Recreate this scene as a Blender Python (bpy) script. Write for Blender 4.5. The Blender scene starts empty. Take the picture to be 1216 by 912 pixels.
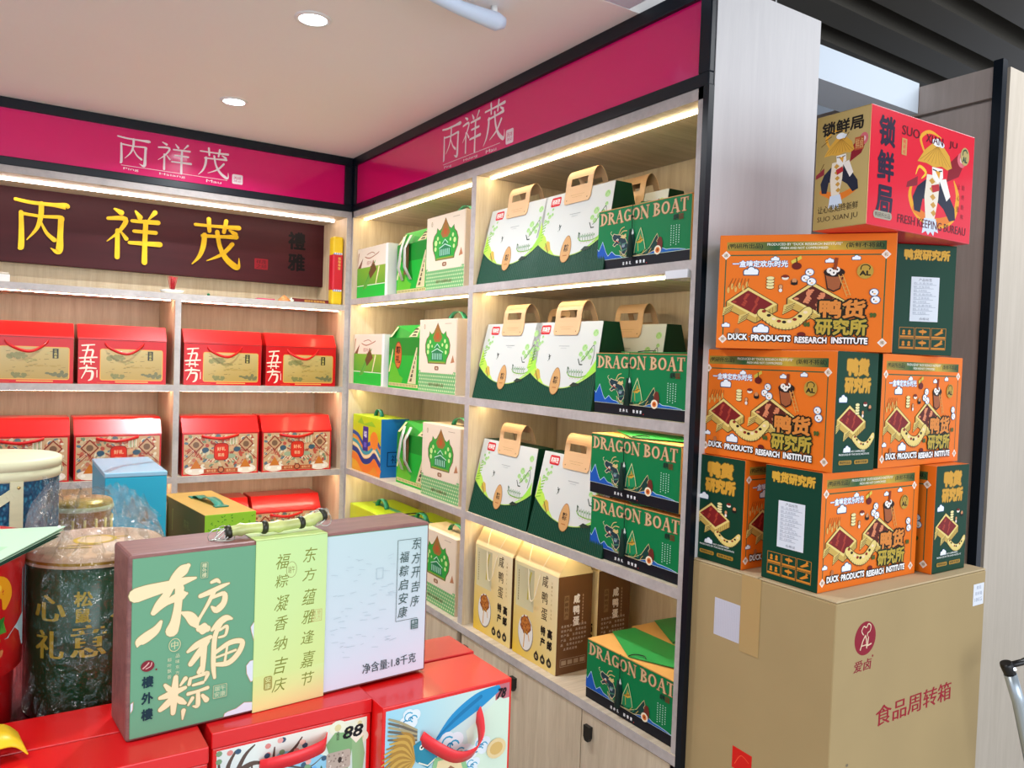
import bpy, bmesh, math, random
from mathutils import Vector, Matrix
from mathutils.geometry import tessellate_polygon
random.seed(7)
SC = bpy.context.scene
COL = SC.collection
R = math.radians

# ------------------------------------------------------------------ camera
cam_d = bpy.data.cameras.new('camera'); cam = bpy.data.objects.new('camera', cam_d); COL.objects.link(cam)
cam_d.sensor_width = 36.0; cam_d.lens = 36.0 * 939.63 / 1216.0
cam_d.clip_start = 0.05
rx = (0.8367184958549064, -0.5464912937283061, 0.03534720036247595)
ry = (-0.012044086228119796, 0.04616621745617428, 0.9988611617000227)
rz = (-0.5475007750508052, -0.8361913335146158, 0.03204613976466021)
M = Matrix(((rx[0], ry[0], rz[0], 0), (rx[1], ry[1], rz[1], 0), (rx[2], ry[2], rz[2], 1.6), (0, 0, 0, 1)))
cam.matrix_world = M
SC.camera = cam

# ------------------------------------------------------------------ world, lights, exposure
W = bpy.data.worlds.new('world'); SC.world = W; W.use_nodes = True
W.node_tree.nodes['Background'].inputs[0].default_value = (0.80, 0.86, 1.0, 1)
W.node_tree.nodes['Background'].inputs[1].default_value = 1.0
SC.view_settings.view_transform = 'Standard'; SC.view_settings.look = 'None'
SC.view_settings.exposure = 0.22; SC.view_settings.gamma = 1.0

def area(name, loc, rot, sx, sy, power, col):
    l = bpy.data.lights.new(name, 'AREA'); l.shape = 'RECTANGLE'; l.size = sx; l.size_y = sy
    l.energy = power; l.color = col
    o = bpy.data.objects.new(name, l); COL.objects.link(o); o.location = loc; o.rotation_euler = rot
    return o
# shop front daylight and store lighting behind the camera
area('storefront_daylight', (1.2, -3.2, 1.7), (R(90), 0, 0), 4.0, 2.4, 85, (0.90, 0.95, 1.0))
area('store_ceiling_light', (-0.6, 0.6, 2.38), (0, 0, 0), 1.6, 0.5, 22, (1.0, 0.95, 0.88))
area('aisle_ceiling_light', (2.6, 0.2, 2.85), (0, 0, 0), 1.0, 1.0, 22, (0.95, 0.97, 1.0))

# ------------------------------------------------------------------ materials
def lin(h):
    if not isinstance(h, str): return tuple(h)[:3]
    h = h.lstrip('#'); o = []
    for i in (0, 2, 4):
        c = int(h[i:i + 2], 16) / 255.0
        o.append(c / 12.92 if c <= 0.04045 else ((c + 0.055) / 1.055) ** 2.4)
    return tuple(o)
MATS = {}
def mat(name, col, rough=0.5, metal=0.0, var=0.0, scale=30, bump=0.0, coat=0.0, emit=None, estr=0, spec=0.5, stretch=(1, 1, 1)):
    if name in MATS: return MATS[name]
    m = bpy.data.materials.new(name); m.use_nodes = True; nt = m.node_tree; b = nt.nodes['Principled BSDF']
    c = lin(col); b.inputs['Base Color'].default_value = (*c, 1); b.inputs['Roughness'].default_value = rough
    b.inputs['Metallic'].default_value = metal; b.inputs['Coat Weight'].default_value = coat
    b.inputs['Coat Roughness'].default_value = 0.08; b.inputs['Specular IOR Level'].default_value = spec
    if emit: b.inputs['Emission Color'].default_value = (*lin(emit), 1); b.inputs['Emission Strength'].default_value = estr
    tc = nt.nodes.new('ShaderNodeTexCoord'); mp = nt.nodes.new('ShaderNodeMapping'); mp.inputs['Scale'].default_value = stretch
    nz = nt.nodes.new('ShaderNodeTexNoise'); nz.inputs['Scale'].default_value = scale; nz.inputs['Detail'].default_value = 5
    nt.links.new(tc.outputs['Object'], mp.inputs[0]); nt.links.new(mp.outputs[0], nz.inputs['Vector'])
    if var > 0:
        rp = nt.nodes.new('ShaderNodeValToRGB'); rp.color_ramp.elements[0].position = 0.3; rp.color_ramp.elements[1].position = 0.7
        rp.color_ramp.elements[0].color = (*[x * (1 - var) for x in c], 1); rp.color_ramp.elements[1].color = (*[min(1, x * (1 + var)) for x in c], 1)
        nt.links.new(nz.outputs['Fac'], rp.inputs[0]); nt.links.new(rp.outputs[0], b.inputs['Base Color'])
    if bump > 0:
        bp = nt.nodes.new('ShaderNodeBump'); bp.inputs['Strength'].default_value = bump; bp.inputs['Distance'].default_value = 0.002
        nt.links.new(nz.outputs['Fac'], bp.inputs['Height']); nt.links.new(bp.outputs[0], b.inputs['Normal'])
    MATS[name] = m
    return m
def wood(name, a, b_, stretch=(14, 14, 0.9), rough=0.5, scale=3.0):
    m = bpy.data.materials.new(name); m.use_nodes = True; nt = m.node_tree; b = nt.nodes['Principled BSDF']
    tc = nt.nodes.new('ShaderNodeTexCoord'); mp = nt.nodes.new('ShaderNodeMapping'); mp.inputs['Scale'].default_value = stretch
    nz = nt.nodes.new('ShaderNodeTexNoise'); nz.inputs['Scale'].default_value = scale; nz.inputs['Detail'].default_value = 8; nz.inputs['Roughness'].default_value = 0.65
    nz.inputs['Distortion'].default_value = 0.6
    n2 = nt.nodes.new('ShaderNodeTexNoise'); n2.inputs['Scale'].default_value = scale * 9; n2.inputs['Detail'].default_value = 3
    nt.links.new(tc.outputs['Object'], mp.inputs[0]); nt.links.new(mp.outputs[0], nz.inputs['Vector']); nt.links.new(mp.outputs[0], n2.inputs['Vector'])
    mx = nt.nodes.new('ShaderNodeMath'); mx.operation = 'MULTIPLY_ADD'; mx.inputs[1].default_value = 0.35
    nt.links.new(n2.outputs['Fac'], mx.inputs[0]); nt.links.new(nz.outputs['Fac'], mx.inputs[2])
    rp = nt.nodes.new('ShaderNodeValToRGB'); rp.color_ramp.elements[0].position = 0.45; rp.color_ramp.elements[1].position = 0.85
    rp.color_ramp.elements[0].color = (*lin(a), 1); rp.color_ramp.elements[1].color = (*lin(b_), 1)
    nt.links.new(mx.outputs[0], rp.inputs[0]); nt.links.new(rp.outputs[0], b.inputs['Base Color'])
    b.inputs['Roughness'].default_value = rough
    bp = nt.nodes.new('ShaderNodeBump'); bp.inputs['Strength'].default_value = 0.15; bp.inputs['Distance'].default_value = 0.001
    nt.links.new(nz.outputs['Fac'], bp.inputs['Height']); nt.links.new(bp.outputs[0], b.inputs['Normal'])
    MATS[name] = m
    return m
def printmat(name, rough=0.4, coat=0.0, metal=0.0):
    m = bpy.data.materials.new(name); m.use_nodes = True; nt = m.node_tree; b = nt.nodes['Principled BSDF']
    a = nt.nodes.new('ShaderNodeAttribute'); a.attribute_name = 'Col'
    nt.links.new(a.outputs['Color'], b.inputs['Base Color'])
    b.inputs['Roughness'].default_value = rough; b.inputs['Coat Weight'].default_value = coat; b.inputs['Metallic'].default_value = metal; b.inputs['Specular IOR Level'].default_value = 0.22
    b.inputs['Coat Roughness'].default_value = 0.1
    MATS[name] = m
    return m
INK = printmat('printed_ink', 0.5)
INKG = printmat('printed_ink_glossy', 0.25, 0.5)
OAK = wood('pale_oak_laminate', '#cdb690', '#e4d3b2')
OAKD = wood('pale_oak_door', '#b9a78c', '#d3c4aa')
OAKH = wood('oak_horizontal', '#b9aa92', '#d8cab4', stretch=(0.9, 14, 14))
EDGE = wood('grey_edge_band', '#a39b98', '#bfb8b4', stretch=(3, 3, 3))
PANELW = wood('pale_partition_laminate', '#c6c4c4', '#cecccb')
BROWNP = wood('brown_grey_panel', '#ac9d92', '#b9aaa0')
BLK = mat('navy_black_metal_frame', '#020c18', 0.35, 0.0, spec=.35)
MAG = mat('magenta_gloss_acrylic', '#dc0a68', 0.15, coat=0.35)
LED = mat('led_light_strip', '#ffffff', 0.5, emit='#ffe8b8', estr=17)
LEDW = mat('led_strip_white', '#ffffff', 0.5, emit='#ffe6dc', estr=14)
RED = mat('glossy_red_card', '#e01010', 0.28, coat=0.4)
REDD = mat('dark_red_card', '#a80c10', 0.35)
REDO = mat('red_lacquered_card', '#d8141a', 0.3, coat=0.3)
GRN = mat('deep_green_card', '#0c6a42', 0.4)
GRND = mat('dark_green_card', '#03341f', 0.5, spec=.3)
ORG = mat('orange_card', '#e8741a', 0.4)
KRAFT = mat('kraft_orange_card', '#dfa85e', 0.5)
CART = mat('brown_corrugated_card', '#a99265', 0.75, var=0.05, scale=4)
WHITE = mat('white_card', '#e8e8e4', 0.5)
BLACKP = mat('black_plastic', '#0c0c0e', 0.35)
GOLD = mat('gold_leaf', '#d6a812', 0.3, 0.55, var=0.12, scale=25)

# ------------------------------------------------------------------ mesh helpers
def link_mesh(name, me, parent=None, loc=(0, 0, 0), rot=(0, 0, 0)):
    o = bpy.data.objects.new(name, me); COL.objects.link(o)
    if parent: o.parent = parent
    o.location = loc; o.rotation_euler = rot
    return o
def tag(o, label=None, cat=None, group=None, kind=None):
    if label: o['label'] = label
    if cat: o['category'] = cat
    if group: o['group'] = group
    if kind: o['kind'] = kind
    return o
def thing(name, label, cat, loc=(0, 0, 0), rz=0, group=None):
    o = bpy.data.objects.new(name, None); COL.objects.link(o); o.empty_display_size = 0.02
    o.location = loc; o.rotation_euler = (0, 0, R(rz))
    return tag(o, label, cat, group)
class MB:
    def __init__(s): s.bm = bmesh.new(); s.mats = []
    def mi(s, m):
        if m not in s.mats: s.mats.append(m)
        return s.mats.index(m)
    def face(s, pts, m, smooth=False):
        f = s.bm.faces.new([s.bm.verts.new(p) for p in pts]); f.material_index = s.mi(m); f.smooth = smooth; return f
    def box(s, x0, y0, z0, x1, y1, z1, m, bev=0.0, ms=None):
        """ms: dict of '-x','+x','-y','+y','-z','+z' to material"""
        before = set(s.bm.faces)
        r = bmesh.ops.create_cube(s.bm, size=1.0)
        for v in r['verts']:
            v.co = Vector((x0 + (v.co.x + .5) * (x1 - x0), y0 + (v.co.y + .5) * (y1 - y0), z0 + (v.co.z + .5) * (z1 - z0)))
        if bev:
            es = list({e for v in r['verts'] for e in v.link_edges})
            bmesh.ops.bevel(s.bm, geom=es, offset=bev, segments=2, affect='EDGES', profile=0.5)
        new = [f for f in s.bm.faces if f not in before]
        k = s.mi(m)
        for f in new:
            f.material_index = k
            if ms:
                f.normal_update(); n = f.normal
                for key, mm in ms.items():
                    ax = 'xyz'.index(key[1]); sg = 1 if key[0] == '+' else -1
                    if n[ax] * sg > 0.9: f.material_index = s.mi(mm)
        return s
    def hull(s, a, b, m):
        """prism between two equal length loops a and b (lists of 3D points)"""
        va = [s.bm.verts.new(p) for p in a]; vb = [s.bm.verts.new(p) for p in b]; n = len(a); k = s.mi(m)
        fs = [s.bm.faces.new(va[::-1]), s.bm.faces.new(vb)]
        for i in range(n): fs.append(s.bm.faces.new((va[i], va[(i + 1) % n], vb[(i + 1) % n], vb[i])))
        for f in fs: f.material_index = k
        return fs
    def lathe(s, prof, m, seg=32, c=(0, 0), smooth=True, a0=0, a1=2 * math.pi, caps=False):
        rows = []; full = abs(a1 - a0 - 2 * math.pi) < 1e-6
        n = seg if full else seg + 1
        for r, z in prof: rows.append([s.bm.verts.new((c[0] + r * math.cos(a0 + (a1 - a0) * i / seg), c[1] + r * math.sin(a0 + (a1 - a0) * i / seg), z)) for i in range(n)])
        k = s.mi(m)
        for j in range(len(rows) - 1):
            for i in range(seg):
                i2 = (i + 1) % n
                f = s.bm.faces.new((rows[j][i], rows[j][i2], rows[j + 1][i2], rows[j + 1][i])); f.material_index = k; f.smooth = smooth
        return s
    def tube(s, pts, rad, m, seg=10, cap=True):
        k = s.mi(m); rows = []; n = len(pts); rads = rad if isinstance(rad, (list, tuple)) else [rad] * n
        for i, p in enumerate(pts):
            p = Vector(p); d = (Vector(pts[min(i + 1, n - 1)]) - Vector(pts[max(i - 1, 0)])).normalized()
            u = d.cross(Vector((0, 0, 1)) if abs(d.z) < .95 else Vector((1, 0, 0))).normalized(); v = d.cross(u)
            rows.append([s.bm.verts.new(p + rads[i] * (u * math.cos(2 * math.pi * j / seg) + v * math.sin(2 * math.pi * j / seg))) for j in range(seg)])
        for i in range(n - 1):
            for j in range(seg):
                f = s.bm.faces.new((rows[i][j], rows[i][(j + 1) % seg], rows[i + 1][(j + 1) % seg], rows[i + 1][j])); f.material_index = k; f.smooth = True
        if cap:
            for rr in (rows[0][::-1], rows[-1]): f = s.bm.faces.new(rr); f.material_index = k
        return s
    def ribbon(s, pts, wv, th, m):
        """strip following pts, width vector wv (Vector), thickness th"""
        k = s.mi(m); wv = Vector(wv); n = len(pts); P_ = [Vector(p) for p in pts]; rows = []
        for i in range(n):
            d = (P_[min(i + 1, n - 1)] - P_[max(i - 1, 0)]).normalized(); nn = d.cross(wv).normalized() * th / 2
            rows.append([s.bm.verts.new(q) for q in (P_[i] - wv / 2 - nn, P_[i] + wv / 2 - nn, P_[i] + wv / 2 + nn, P_[i] - wv / 2 + nn)])
        for i in range(n - 1):
            for j in range(4):
                f = s.bm.faces.new((rows[i][j], rows[i][(j + 1) % 4], rows[i + 1][(j + 1) % 4], rows[i + 1][j])); f.material_index = k; f.smooth = j in (0, 2)
        for rr in (rows[0][::-1], rows[-1]): f = s.bm.faces.new(rr); f.material_index = k
        return s
    def mesh(s, name):
        bmesh.ops.recalc_face_normals(s.bm, faces=s.bm.faces[:])
        me = bpy.data.meshes.new(name); s.bm.to_mesh(me); s.bm.free()
        for m in s.mats: me.materials.append(m)
        return me
    def build(s, name, parent=None, loc=(0, 0, 0), rot=(0, 0, 0)): return link_mesh(name, s.mesh(name), parent, loc, rot)
def boxpart(name, parent, a, b, m, bev=0.0, ms=None, rot=(0, 0, 0), loc=(0, 0, 0)):
    return MB().box(*a, *b, m, bev, ms).build(name, parent, loc, rot)
def struct(o): o['kind'] = 'structure'; return o

# ------------------------------------------------------------------ flat print painter
_gl = {}
def glyphs(s, bold):
    key = (s, round(bold, 3))
    if key in _gl: return _gl[key]
    c = bpy.data.curves.new('tmp', 'FONT'); c.body = s; c.size = 1; c.offset = bold; c.resolution_u = 2
    o = bpy.data.objects.new('tmp', c); COL.objects.link(o)
    dg = bpy.context.evaluated_depsgraph_get(); me = bpy.data.meshes.new_from_object(o.evaluated_get(dg))
    vs = [(v.co.x, v.co.y) for v in me.vertices]; fs = [tuple(p.vertices) for p in me.polygons]
    bpy.data.objects.remove(o); bpy.data.curves.remove(c); bpy.data.meshes.remove(me)
    if not vs: vs = [(0, 0), (1, 0), (1, 1)]; fs = []
    xs = [v[0] for v in vs]; ys = [v[1] for v in vs]
    _gl[key] = (vs, fs, min(xs), min(ys), max(xs), max(ys))
    return _gl[key]
def spline(pts, n=5):
    out = []; P_ = [pts[0]] + list(pts) + [pts[-1]]
    for i in range(1, len(P_) - 2):
        for k in range(n):
            t = k / n; r = []
            for d in range(len(pts[0])):
                a, b, c, e = P_[i - 1][d], P_[i][d], P_[i + 1][d], P_[i + 2][d]
                r.append(0.5 * (2 * b + (c - a) * t + (2 * a - 5 * b + 4 * c - e) * t * t + (3 * b - a - 3 * c + e) * t ** 3))
            out.append(tuple(r))
    out.append(tuple(pts[-1]))
    return out
class Pt:
    """collects coloured flat shapes in the plane of one printed face"""
    EPS = 8e-6
    def __init__(s, ox=0, oy=0, sx=1, sy=1, micro=3e-6): s.v = []; s.f = []; s.c = []; s.l = 1; s.m = 1e-4; s.micro = micro; s.t = (ox, oy, sx, sy); s.clipbox = None
    def up(s): s.l += 1; return s
    def _p(s, x, y):
        x, y = s.t[0] + x * s.t[2], s.t[1] + y * s.t[3]
        if s.clipbox: x = min(max(x, s.clipbox[0]), s.clipbox[2]); y = min(max(y, s.clipbox[1]), s.clipbox[3])
        return (x, y, s.l * s.EPS + s.m)
    def tris(s, pts, faces, col, cols=None):
        s.m += s.micro; b = len(s.v); s.v += [s._p(*p) for p in pts]
        cl = lin(col) if col is not None else None
        s.c += [lin(q) for q in cols] if cols else [cl] * len(pts)
        for f in faces:
            p = [s.v[b + i] for i in f]; ar = 0
            for i in range(len(p)): ar += p[i][0] * p[(i + 1) % len(p)][1] - p[(i + 1) % len(p)][0] * p[i][1]
            if abs(ar) < 1e-12: continue
            s.f.append([b + i for i in (f if ar > 0 else f[::-1])])
    def poly(s, pts, col, cols=None):
        if len(pts) <= 4: s.tris(pts, [tuple(range(len(pts)))], col, cols)
        else: s.tris(pts, [tuple(t) for t in tessellate_polygon([[Vector((p[0], p[1], 0)) for p in pts]])], col, cols)
        return s
    def rect(s, x0, y0, x1, y1, col, cols=None): return s.poly([(x0, y0), (x1, y0), (x1, y1), (x0, y1)], col, cols)
    def rrect(s, x0, y0, x1, y1, r, col, n=4):
        p = []
        for cx, cy, a in ((x1 - r, y0 + r, -90), (x1 - r, y1 - r, 0), (x0 + r, y1 - r, 90), (x0 + r, y0 + r, 180)):
            for i in range(n + 1): t = R(a + 90 * i / n); p.append((cx + r * math.cos(t), cy + r * math.sin(t)))
        return s.poly(p, col)
    def ell(s, cx, cy, rx_, ry_, col, n=20, a0=0, a1=360, rot=0):
        k = n if a1 - a0 >= 360 else n + 1; cr, sr = math.cos(R(rot)), math.sin(R(rot)); p = []
        for i in range(k):
            t = R(a0 + (a1 - a0) * i / n); x, y = rx_ * math.cos(t), ry_ * math.sin(t); p.append((cx + x * cr - y * sr, cy + x * sr + y * cr))
        return s.tris(p, [tuple(range(len(p)))], col) or s
    def line(s, pts, w, col, closed=False, sm=False):
        if closed: pts = list(pts) + [pts[0]]
        if sm: pts = spline(pts, 5)
        for a, b in zip(pts[:-1], pts[1:]):
            dx, dy = b[0] - a[0], b[1] - a[1]; L_ = math.hypot(dx, dy)
            if L_ < 1e-9: continue
            nx, ny = -dy / L_ * w / 2, dx / L_ * w / 2; ex, ey = dx / L_ * w * .25, dy / L_ * w * .25
            s.tris([(a[0] + nx - ex, a[1] + ny - ey), (a[0] - nx - ex, a[1] - ny - ey), (b[0] - nx + ex, b[1] - ny + ey), (b[0] + nx + ex, b[1] + ny + ey)], [(0, 1, 2, 3)], col)
        return s
    def stroke(s, pts, col, n=5, grow=0.0):
        """brush stroke: pts of (x, y, width)"""
        q = spline(pts, n); L_, R_ = [], []
        for i, (x, y, w) in enumerate(q):
            a = q[max(i - 1, 0)]; b = q[min(i + 1, len(q) - 1)]; dx, dy = b[0] - a[0], b[1] - a[1]; d = math.hypot(dx, dy) or 1
            w = max(w, 0) + grow
            L_.append((x - dy / d * w / 2, y + dx / d * w / 2)); R_.append((x + dy / d * w / 2, y - dx / d * w / 2))
        m = len(q); s.tris(L_ + R_, [(i, i + 1, m + i + 1, m + i) for i in range(m - 1)], col)
        for e in (0, -1): s.ell(q[e][0], q[e][1], (max(q[e][2], 0) + grow) / 2, (max(q[e][2], 0) + grow) / 2, col, 10)
        return s
    def brush(s, strokes, x0, y0, x1, y1, col, grow=0.0):
        W_, H_ = x1 - x0, y1 - y0; k = min(abs(W_), abs(H_))
        for st in strokes: s.stroke([(x0 + p[0] * W_, y0 + p[1] * H_, p[2] * k) for p in st], col, grow=grow)
        return s
    def text(s, t, x0, y0, x1, y1, col, bold=0.0, out=None, ow=0.05, shear=0.0):
        if out: s.text(t, x0, y0, x1, y1, out, bold + ow, shear=shear, _ref=bold); s.up()
        return s._text(t, x0, y0, x1, y1, col, bold, bold, shear)
    def _text(s, t, x0, y0, x1, y1, col, bold, ref, shear):
        vs, fs, a, b, c, d = glyphs(t, 0)
        e = min(ref, .06); a -= e; c += e; b -= e; d += e
        kx = (x1 - x0) / (c - a); ky = (y1 - y0) / (d - b); r = bold
        if r < .008: offs = ((0, 0),)
        elif r < .03: offs = ((r, 0), (-r, 0), (0, 0))
        else: offs = [(r * math.cos(q * math.pi / 4), r * math.sin(q * math.pi / 4)) for q in range(8)] + [(0, 0)]
        if r > .075: offs += [(.5 * r * math.cos(q * math.pi / 2 + .4), .5 * r * math.sin(q * math.pi / 2 + .4)) for q in range(4)]
        for ox, oy in offs:
            s.tris([(x0 + (v[0] + ox - a) * kx + shear * (v[1] - b) * ky, y0 + (v[1] + oy - b) * ky) for v in vs], fs, col)
        return s
    def otext(s, t, x0, y0, x1, y1, col, out, bold=0.02, ow=0.05):
        s._text(t, x0, y0, x1, y1, out, bold + ow, bold, 0); s.up(); s._text(t, x0, y0, x1, y1, col, bold, bold, 0); return s
    def vtext(s, t, cx, ytop, size, pitch, col, bold=0.0, sx=1.0, shear=0.0):
        for i, ch in enumerate(t):
            y = ytop - i * pitch
            s._text(ch, cx - size * sx / 2, y - size, cx + size * sx / 2, y, col, bold, bold, shear)
        return s
    def mesh(s, name, m=None, fn=None):
        me = bpy.data.meshes.new(name); v = [fn(*p) for p in s.v] if fn else s.v
        me.from_pydata(v, [], s.f); me.materials.append(m or INK)
        at = me.color_attributes.new('Col', 'FLOAT_COLOR', 'POINT')
        buf = []
        for c in s.c: buf += [c[0], c[1], c[2], 1.0]
        at.data.foreach_set('color', buf); me.update()
        return me
FRONT = (R(90), 0, 0); LEFT = (R(90), 0, R(-90)); RIGHT = (R(90), 0, R(90)); BACK = (R(90), 0, R(180)); TOP = (0, 0, 0)

def dup(o, loc, rz=None, label=None, group=None, parent=None):
    r = o.copy(); COL.objects.link(r)
    if parent: r.parent = parent
    else:
        r.location = loc
        if rz is not None: r.rotation_euler = (0, 0, R(rz))
        if label: r['label'] = label
        if group: r['group'] = group
    for ch in list(o.children): dup(ch, None, parent=r)
    return r
class Kind:
    """first placement uses the prototype itself, later ones are copies"""
    def __init__(s, make): s.make = make; s.proto = None
    def put(s, loc, rz, label, group=None):
        if s.proto is None:
            s.proto = s.make(); o = s.proto; o.location = loc; o.rotation_euler = (0, 0, R(rz)); o['label'] = label
            if group: o['group'] = group
            return o
        return dup(s.proto, loc, rz, label, group)

# brush strokes of the shop name (unit square: x, y, width)
BING = [[(.04, .93, .05), (.3, .9, .055), (.7, .9, .06), (.95, .9, .10), (.98, .87, .02)], [(.14, .7, .06), (.15, .4, .07), (.15, .08, .08), (.13, .03, .06)],
        [(.14, .68, .05), (.5, .66, .045), (.84, .68, .06), (.87, .64, .08)], [(.86, .66, .08), (.85, .35, .08), (.84, .08, .10), (.79, .02, .07), (.68, .08, .01)],
        [(.5, .9, .07), (.49, .65, .07), (.42, .42, .05), (.25, .2, .015)], [(.49, .56, .03), (.6, .36, .05), (.74, .24, .07)]]
XIANG = [[(.14, .97, .03), (.26, .91, .08)], [(.03, .77, .05), (.34, .79, .07), (.24, .55, .05), (.02, .32, .015)], [(.2, .55, .06), (.2, .02, .07)], [(.27, .52, .03), (.36, .4, .06)],
         [(.52, .97, .03), (.6, .86, .08)], [(.88, .99, .07), (.76, .83, .02)], [(.46, .77, .05), (.94, .79, .07)], [(.5, .57, .05), (.9, .58, .06)], [(.42, .33, .05), (.98, .35, .08)], [(.71, .78, .07), (.7, .3, .07), (.7, -.04, .08)]]
MAO = [[(.05, .85, .05), (.5, .86, .05), (.95, .88, .08)], [(.32, 1.0, .07), (.34, .74, .06)], [(.68, 1.0, .07), (.64, .75, .06)], [(.2, .62, .06), (.55, .64, .05), (.9, .67, .08)],
       [(.24, .64, .08), (.22, .4, .08), (.14, .16, .06), (.0, -.02, .015)], [(.5, .74, .07), (.56, .42, .07), (.7, .16, .09), (.9, .0, .10), (.97, .02, .05), (.97, .2, .01)],
       [(.82, .5, .07), (.62, .26, .06), (.3, .08, .015)], [(.76, .8, .04), (.88, .73, .08)]]

# ================================================================== SETTING
XB, YA, YE, YD = 1.25, 3.18, 1.205, 2.165          # front plane of right unit, front plane of back unit, near end, divider
XK, YK = 1.605, 3.53                               # their backs
CEIL = 2.414
FLOORM = mat('pale_floor_tile', '#beb6aa', 0.35, var=0.08, scale=3)
CEILM = mat('cream_painted_ceiling', '#f3f0ec', 0.7, var=0.02, scale=1)
PAINT = mat('cool_white_paint', '#cfdbe6', 0.6)
GREYW = mat('grey_painted_wall', '#aab4be', 0.7)
struct(boxpart('floor', None, (-3, -4, -0.1), (6, 5, 0), FLOORM))
struct(boxpart('ceiling', None, (-3, 1.42, CEIL), (1.62, 3.7, CEIL + .06), CEILM))
struct(boxpart('trim_1', None, (-3, 1.30, CEIL + .001), (XB - .035, 1.418, CEIL + .10), PAINT))
struct(boxpart('wall_back', None, (-3, 3.62, 0), (1.7, 3.70, CEIL), GREYW))
struct(boxpart('wall_right', None, (1.612, 1.3, 0), (1.69, 3.62, CEIL), GREYW))
struct(boxpart('wall_far', None, (1.69, 2.4, 0), (5.0, 2.46, 2.9), GREYW))
struct(boxpart('trim_2', None, (1.61, 1.292, 2.34), (2.198, 1.42, 2.425), PAINT))
# dark slatted ceiling over the aisle
DK = mat('dark_ceiling_void', '#0a0c12', 0.8); SL = mat('dark_brown_metal_slat', '#57534a', 0.6)
cg = struct(boxpart('ceiling_slatted', None, (-3, -4, 3.05), (6, 4.5, 3.1), DK))
sm = MB().box(-1.5, 0, 0, 4.2, .125, .11, SL).mesh('slat')
for i in range(16): link_mesh('slat', sm, cg, (0, -0.85 + i * .215, 2.9), (0, 0, R(1.2)))
MB().tube([(1.475, 1.215, 2.40), (1.475, 1.215, 3.05)], .002, WHITE, 6).build('hanging_wire', cg)
# brown grey cabinet across the opening
cb = thing('tall_cabinet', 'tall wooden cabinet with black metal corner strip beyond the carton stack', 'cabinet', (2.2, 1.07, 0))
boxpart('side_panel', cb, (0.0, 0.02, 0), (0.02, 1.3, 2.325), BROWNP)
boxpart('top_panel', cb, (0.0, 0.02, 2.335), (0.02, 1.3, 2.415), BROWNP)
boxpart('carcass', cb, (0.021, 0.03, 0), (1.4, 1.3, 2.41), BROWNP)
boxpart('corner_strip', cb, (-.004, -.004, 0), (0.02, 0.02, 2.43), BLK)
boxpart('front_panel', cb, (0.045, 0.0, 0), (1.4, 0.028, 2.42), wood('cabinet_front_laminate', '#b3a999', '#c0b6a7'))

# ---------------------------------------------------------------- right shelving unit
T = .024
SB = (1.826, 1.473, 1.113)
ub = thing('shelving_unit', 'pale oak wall shelving on the right filled with green and white boxes', 'shelving', (XB, YE, 0))
def up(name, a, b, m, par=ub, o=(XB, YE, 0), **k):
    return boxpart(name, par, tuple(a[i] - o[i] for i in range(3)), tuple(b[i] - o[i] for i in range(3)), m, **k)
em = {'-x': EDGE}
up('back_panel', (XK - .008, YE, 0), (XK, YA + .35, 2.19), OAK)
up('end_panel', (XB + .012, YE - .016, 0), (XK, YE, 2.412), PANELW)
up('side_panel', (XB, YE, 0), (XK - .01, YE + .018, 2.19), OAK, ms=em)
up('edge_trim', (XB - .004, YE - .016, 0), (XB + .012, YE, 2.19), BLK)
up('divider', (XB, YD - .014, .725), (XK - .01, YD + .014, 2.165), OAK, ms=em)
up('corner_post', (XB, YA - .016, 0), (XK - .01, YA + .012, 2.19), OAK, ms=em)
up('top_board', (XB, YE, 2.165), (XK - .01, YA, 2.19), OAKH, ms=em)
for y0, y1 in ((YE + .018, YD - .014), (YD + .014, YA - .016)):
    for z in SB: up('shelf', (XB, y0, z - T), (XK - .01, y1, z), OAKH, ms=em)
    for z in (2.165, SB[0] - T, SB[1] - T, SB[2] - T):
        s_ = up('led_strip', (XB + .045, y0 + .01, z - .0035 if z < 1.6 else z - .005), (XB + .054, y1 - .01, z - .0005), LED)
up('counter_board', (XB - .004, YE, .727), (XK - .01, YA, .75), OAKH, ms={'-x': EDGE})
up('plinth', (XB + .02, YE + .02, 0), (XB + .03, YA, .08), BLK)
for y0, y1 in ((1.209, 1.532), (1.536, 1.872), (1.876, 2.148), (2.182, 2.66), (2.664, 3.16)):
    d_ = up('door', (XB, y0, .08), (XB + .018, y1, .723), OAKD)
    h = Pt().poly([(-.012, .02), (.012, .02), (.012, -.008), (.006, -.018), (0, -.02), (-.006, -.018), (-.012, -.008)], '#0c0c0e')
    yy = y1 - .03
    mb = MB(); a = [(XB - .010 - XB, yy - YE + p[0], .675 + p[1]) for p in [(-.012, .02), (.012, .02), (.012, -.008), (.006, -.018), (-.006, -.018), (-.012, -.008)]]
    mb.hull(a, [(.0, p[1], p[2]) for p in a], BLACKP); mb.build('handle', d_)
br = up('shelf_clip', (XB - .006, YE + .022, 1.788), (XB + .05, YE + .09, 1.806), mat('clear_plastic', '#dfe4ea', 0.15, coat=.5))

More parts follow.
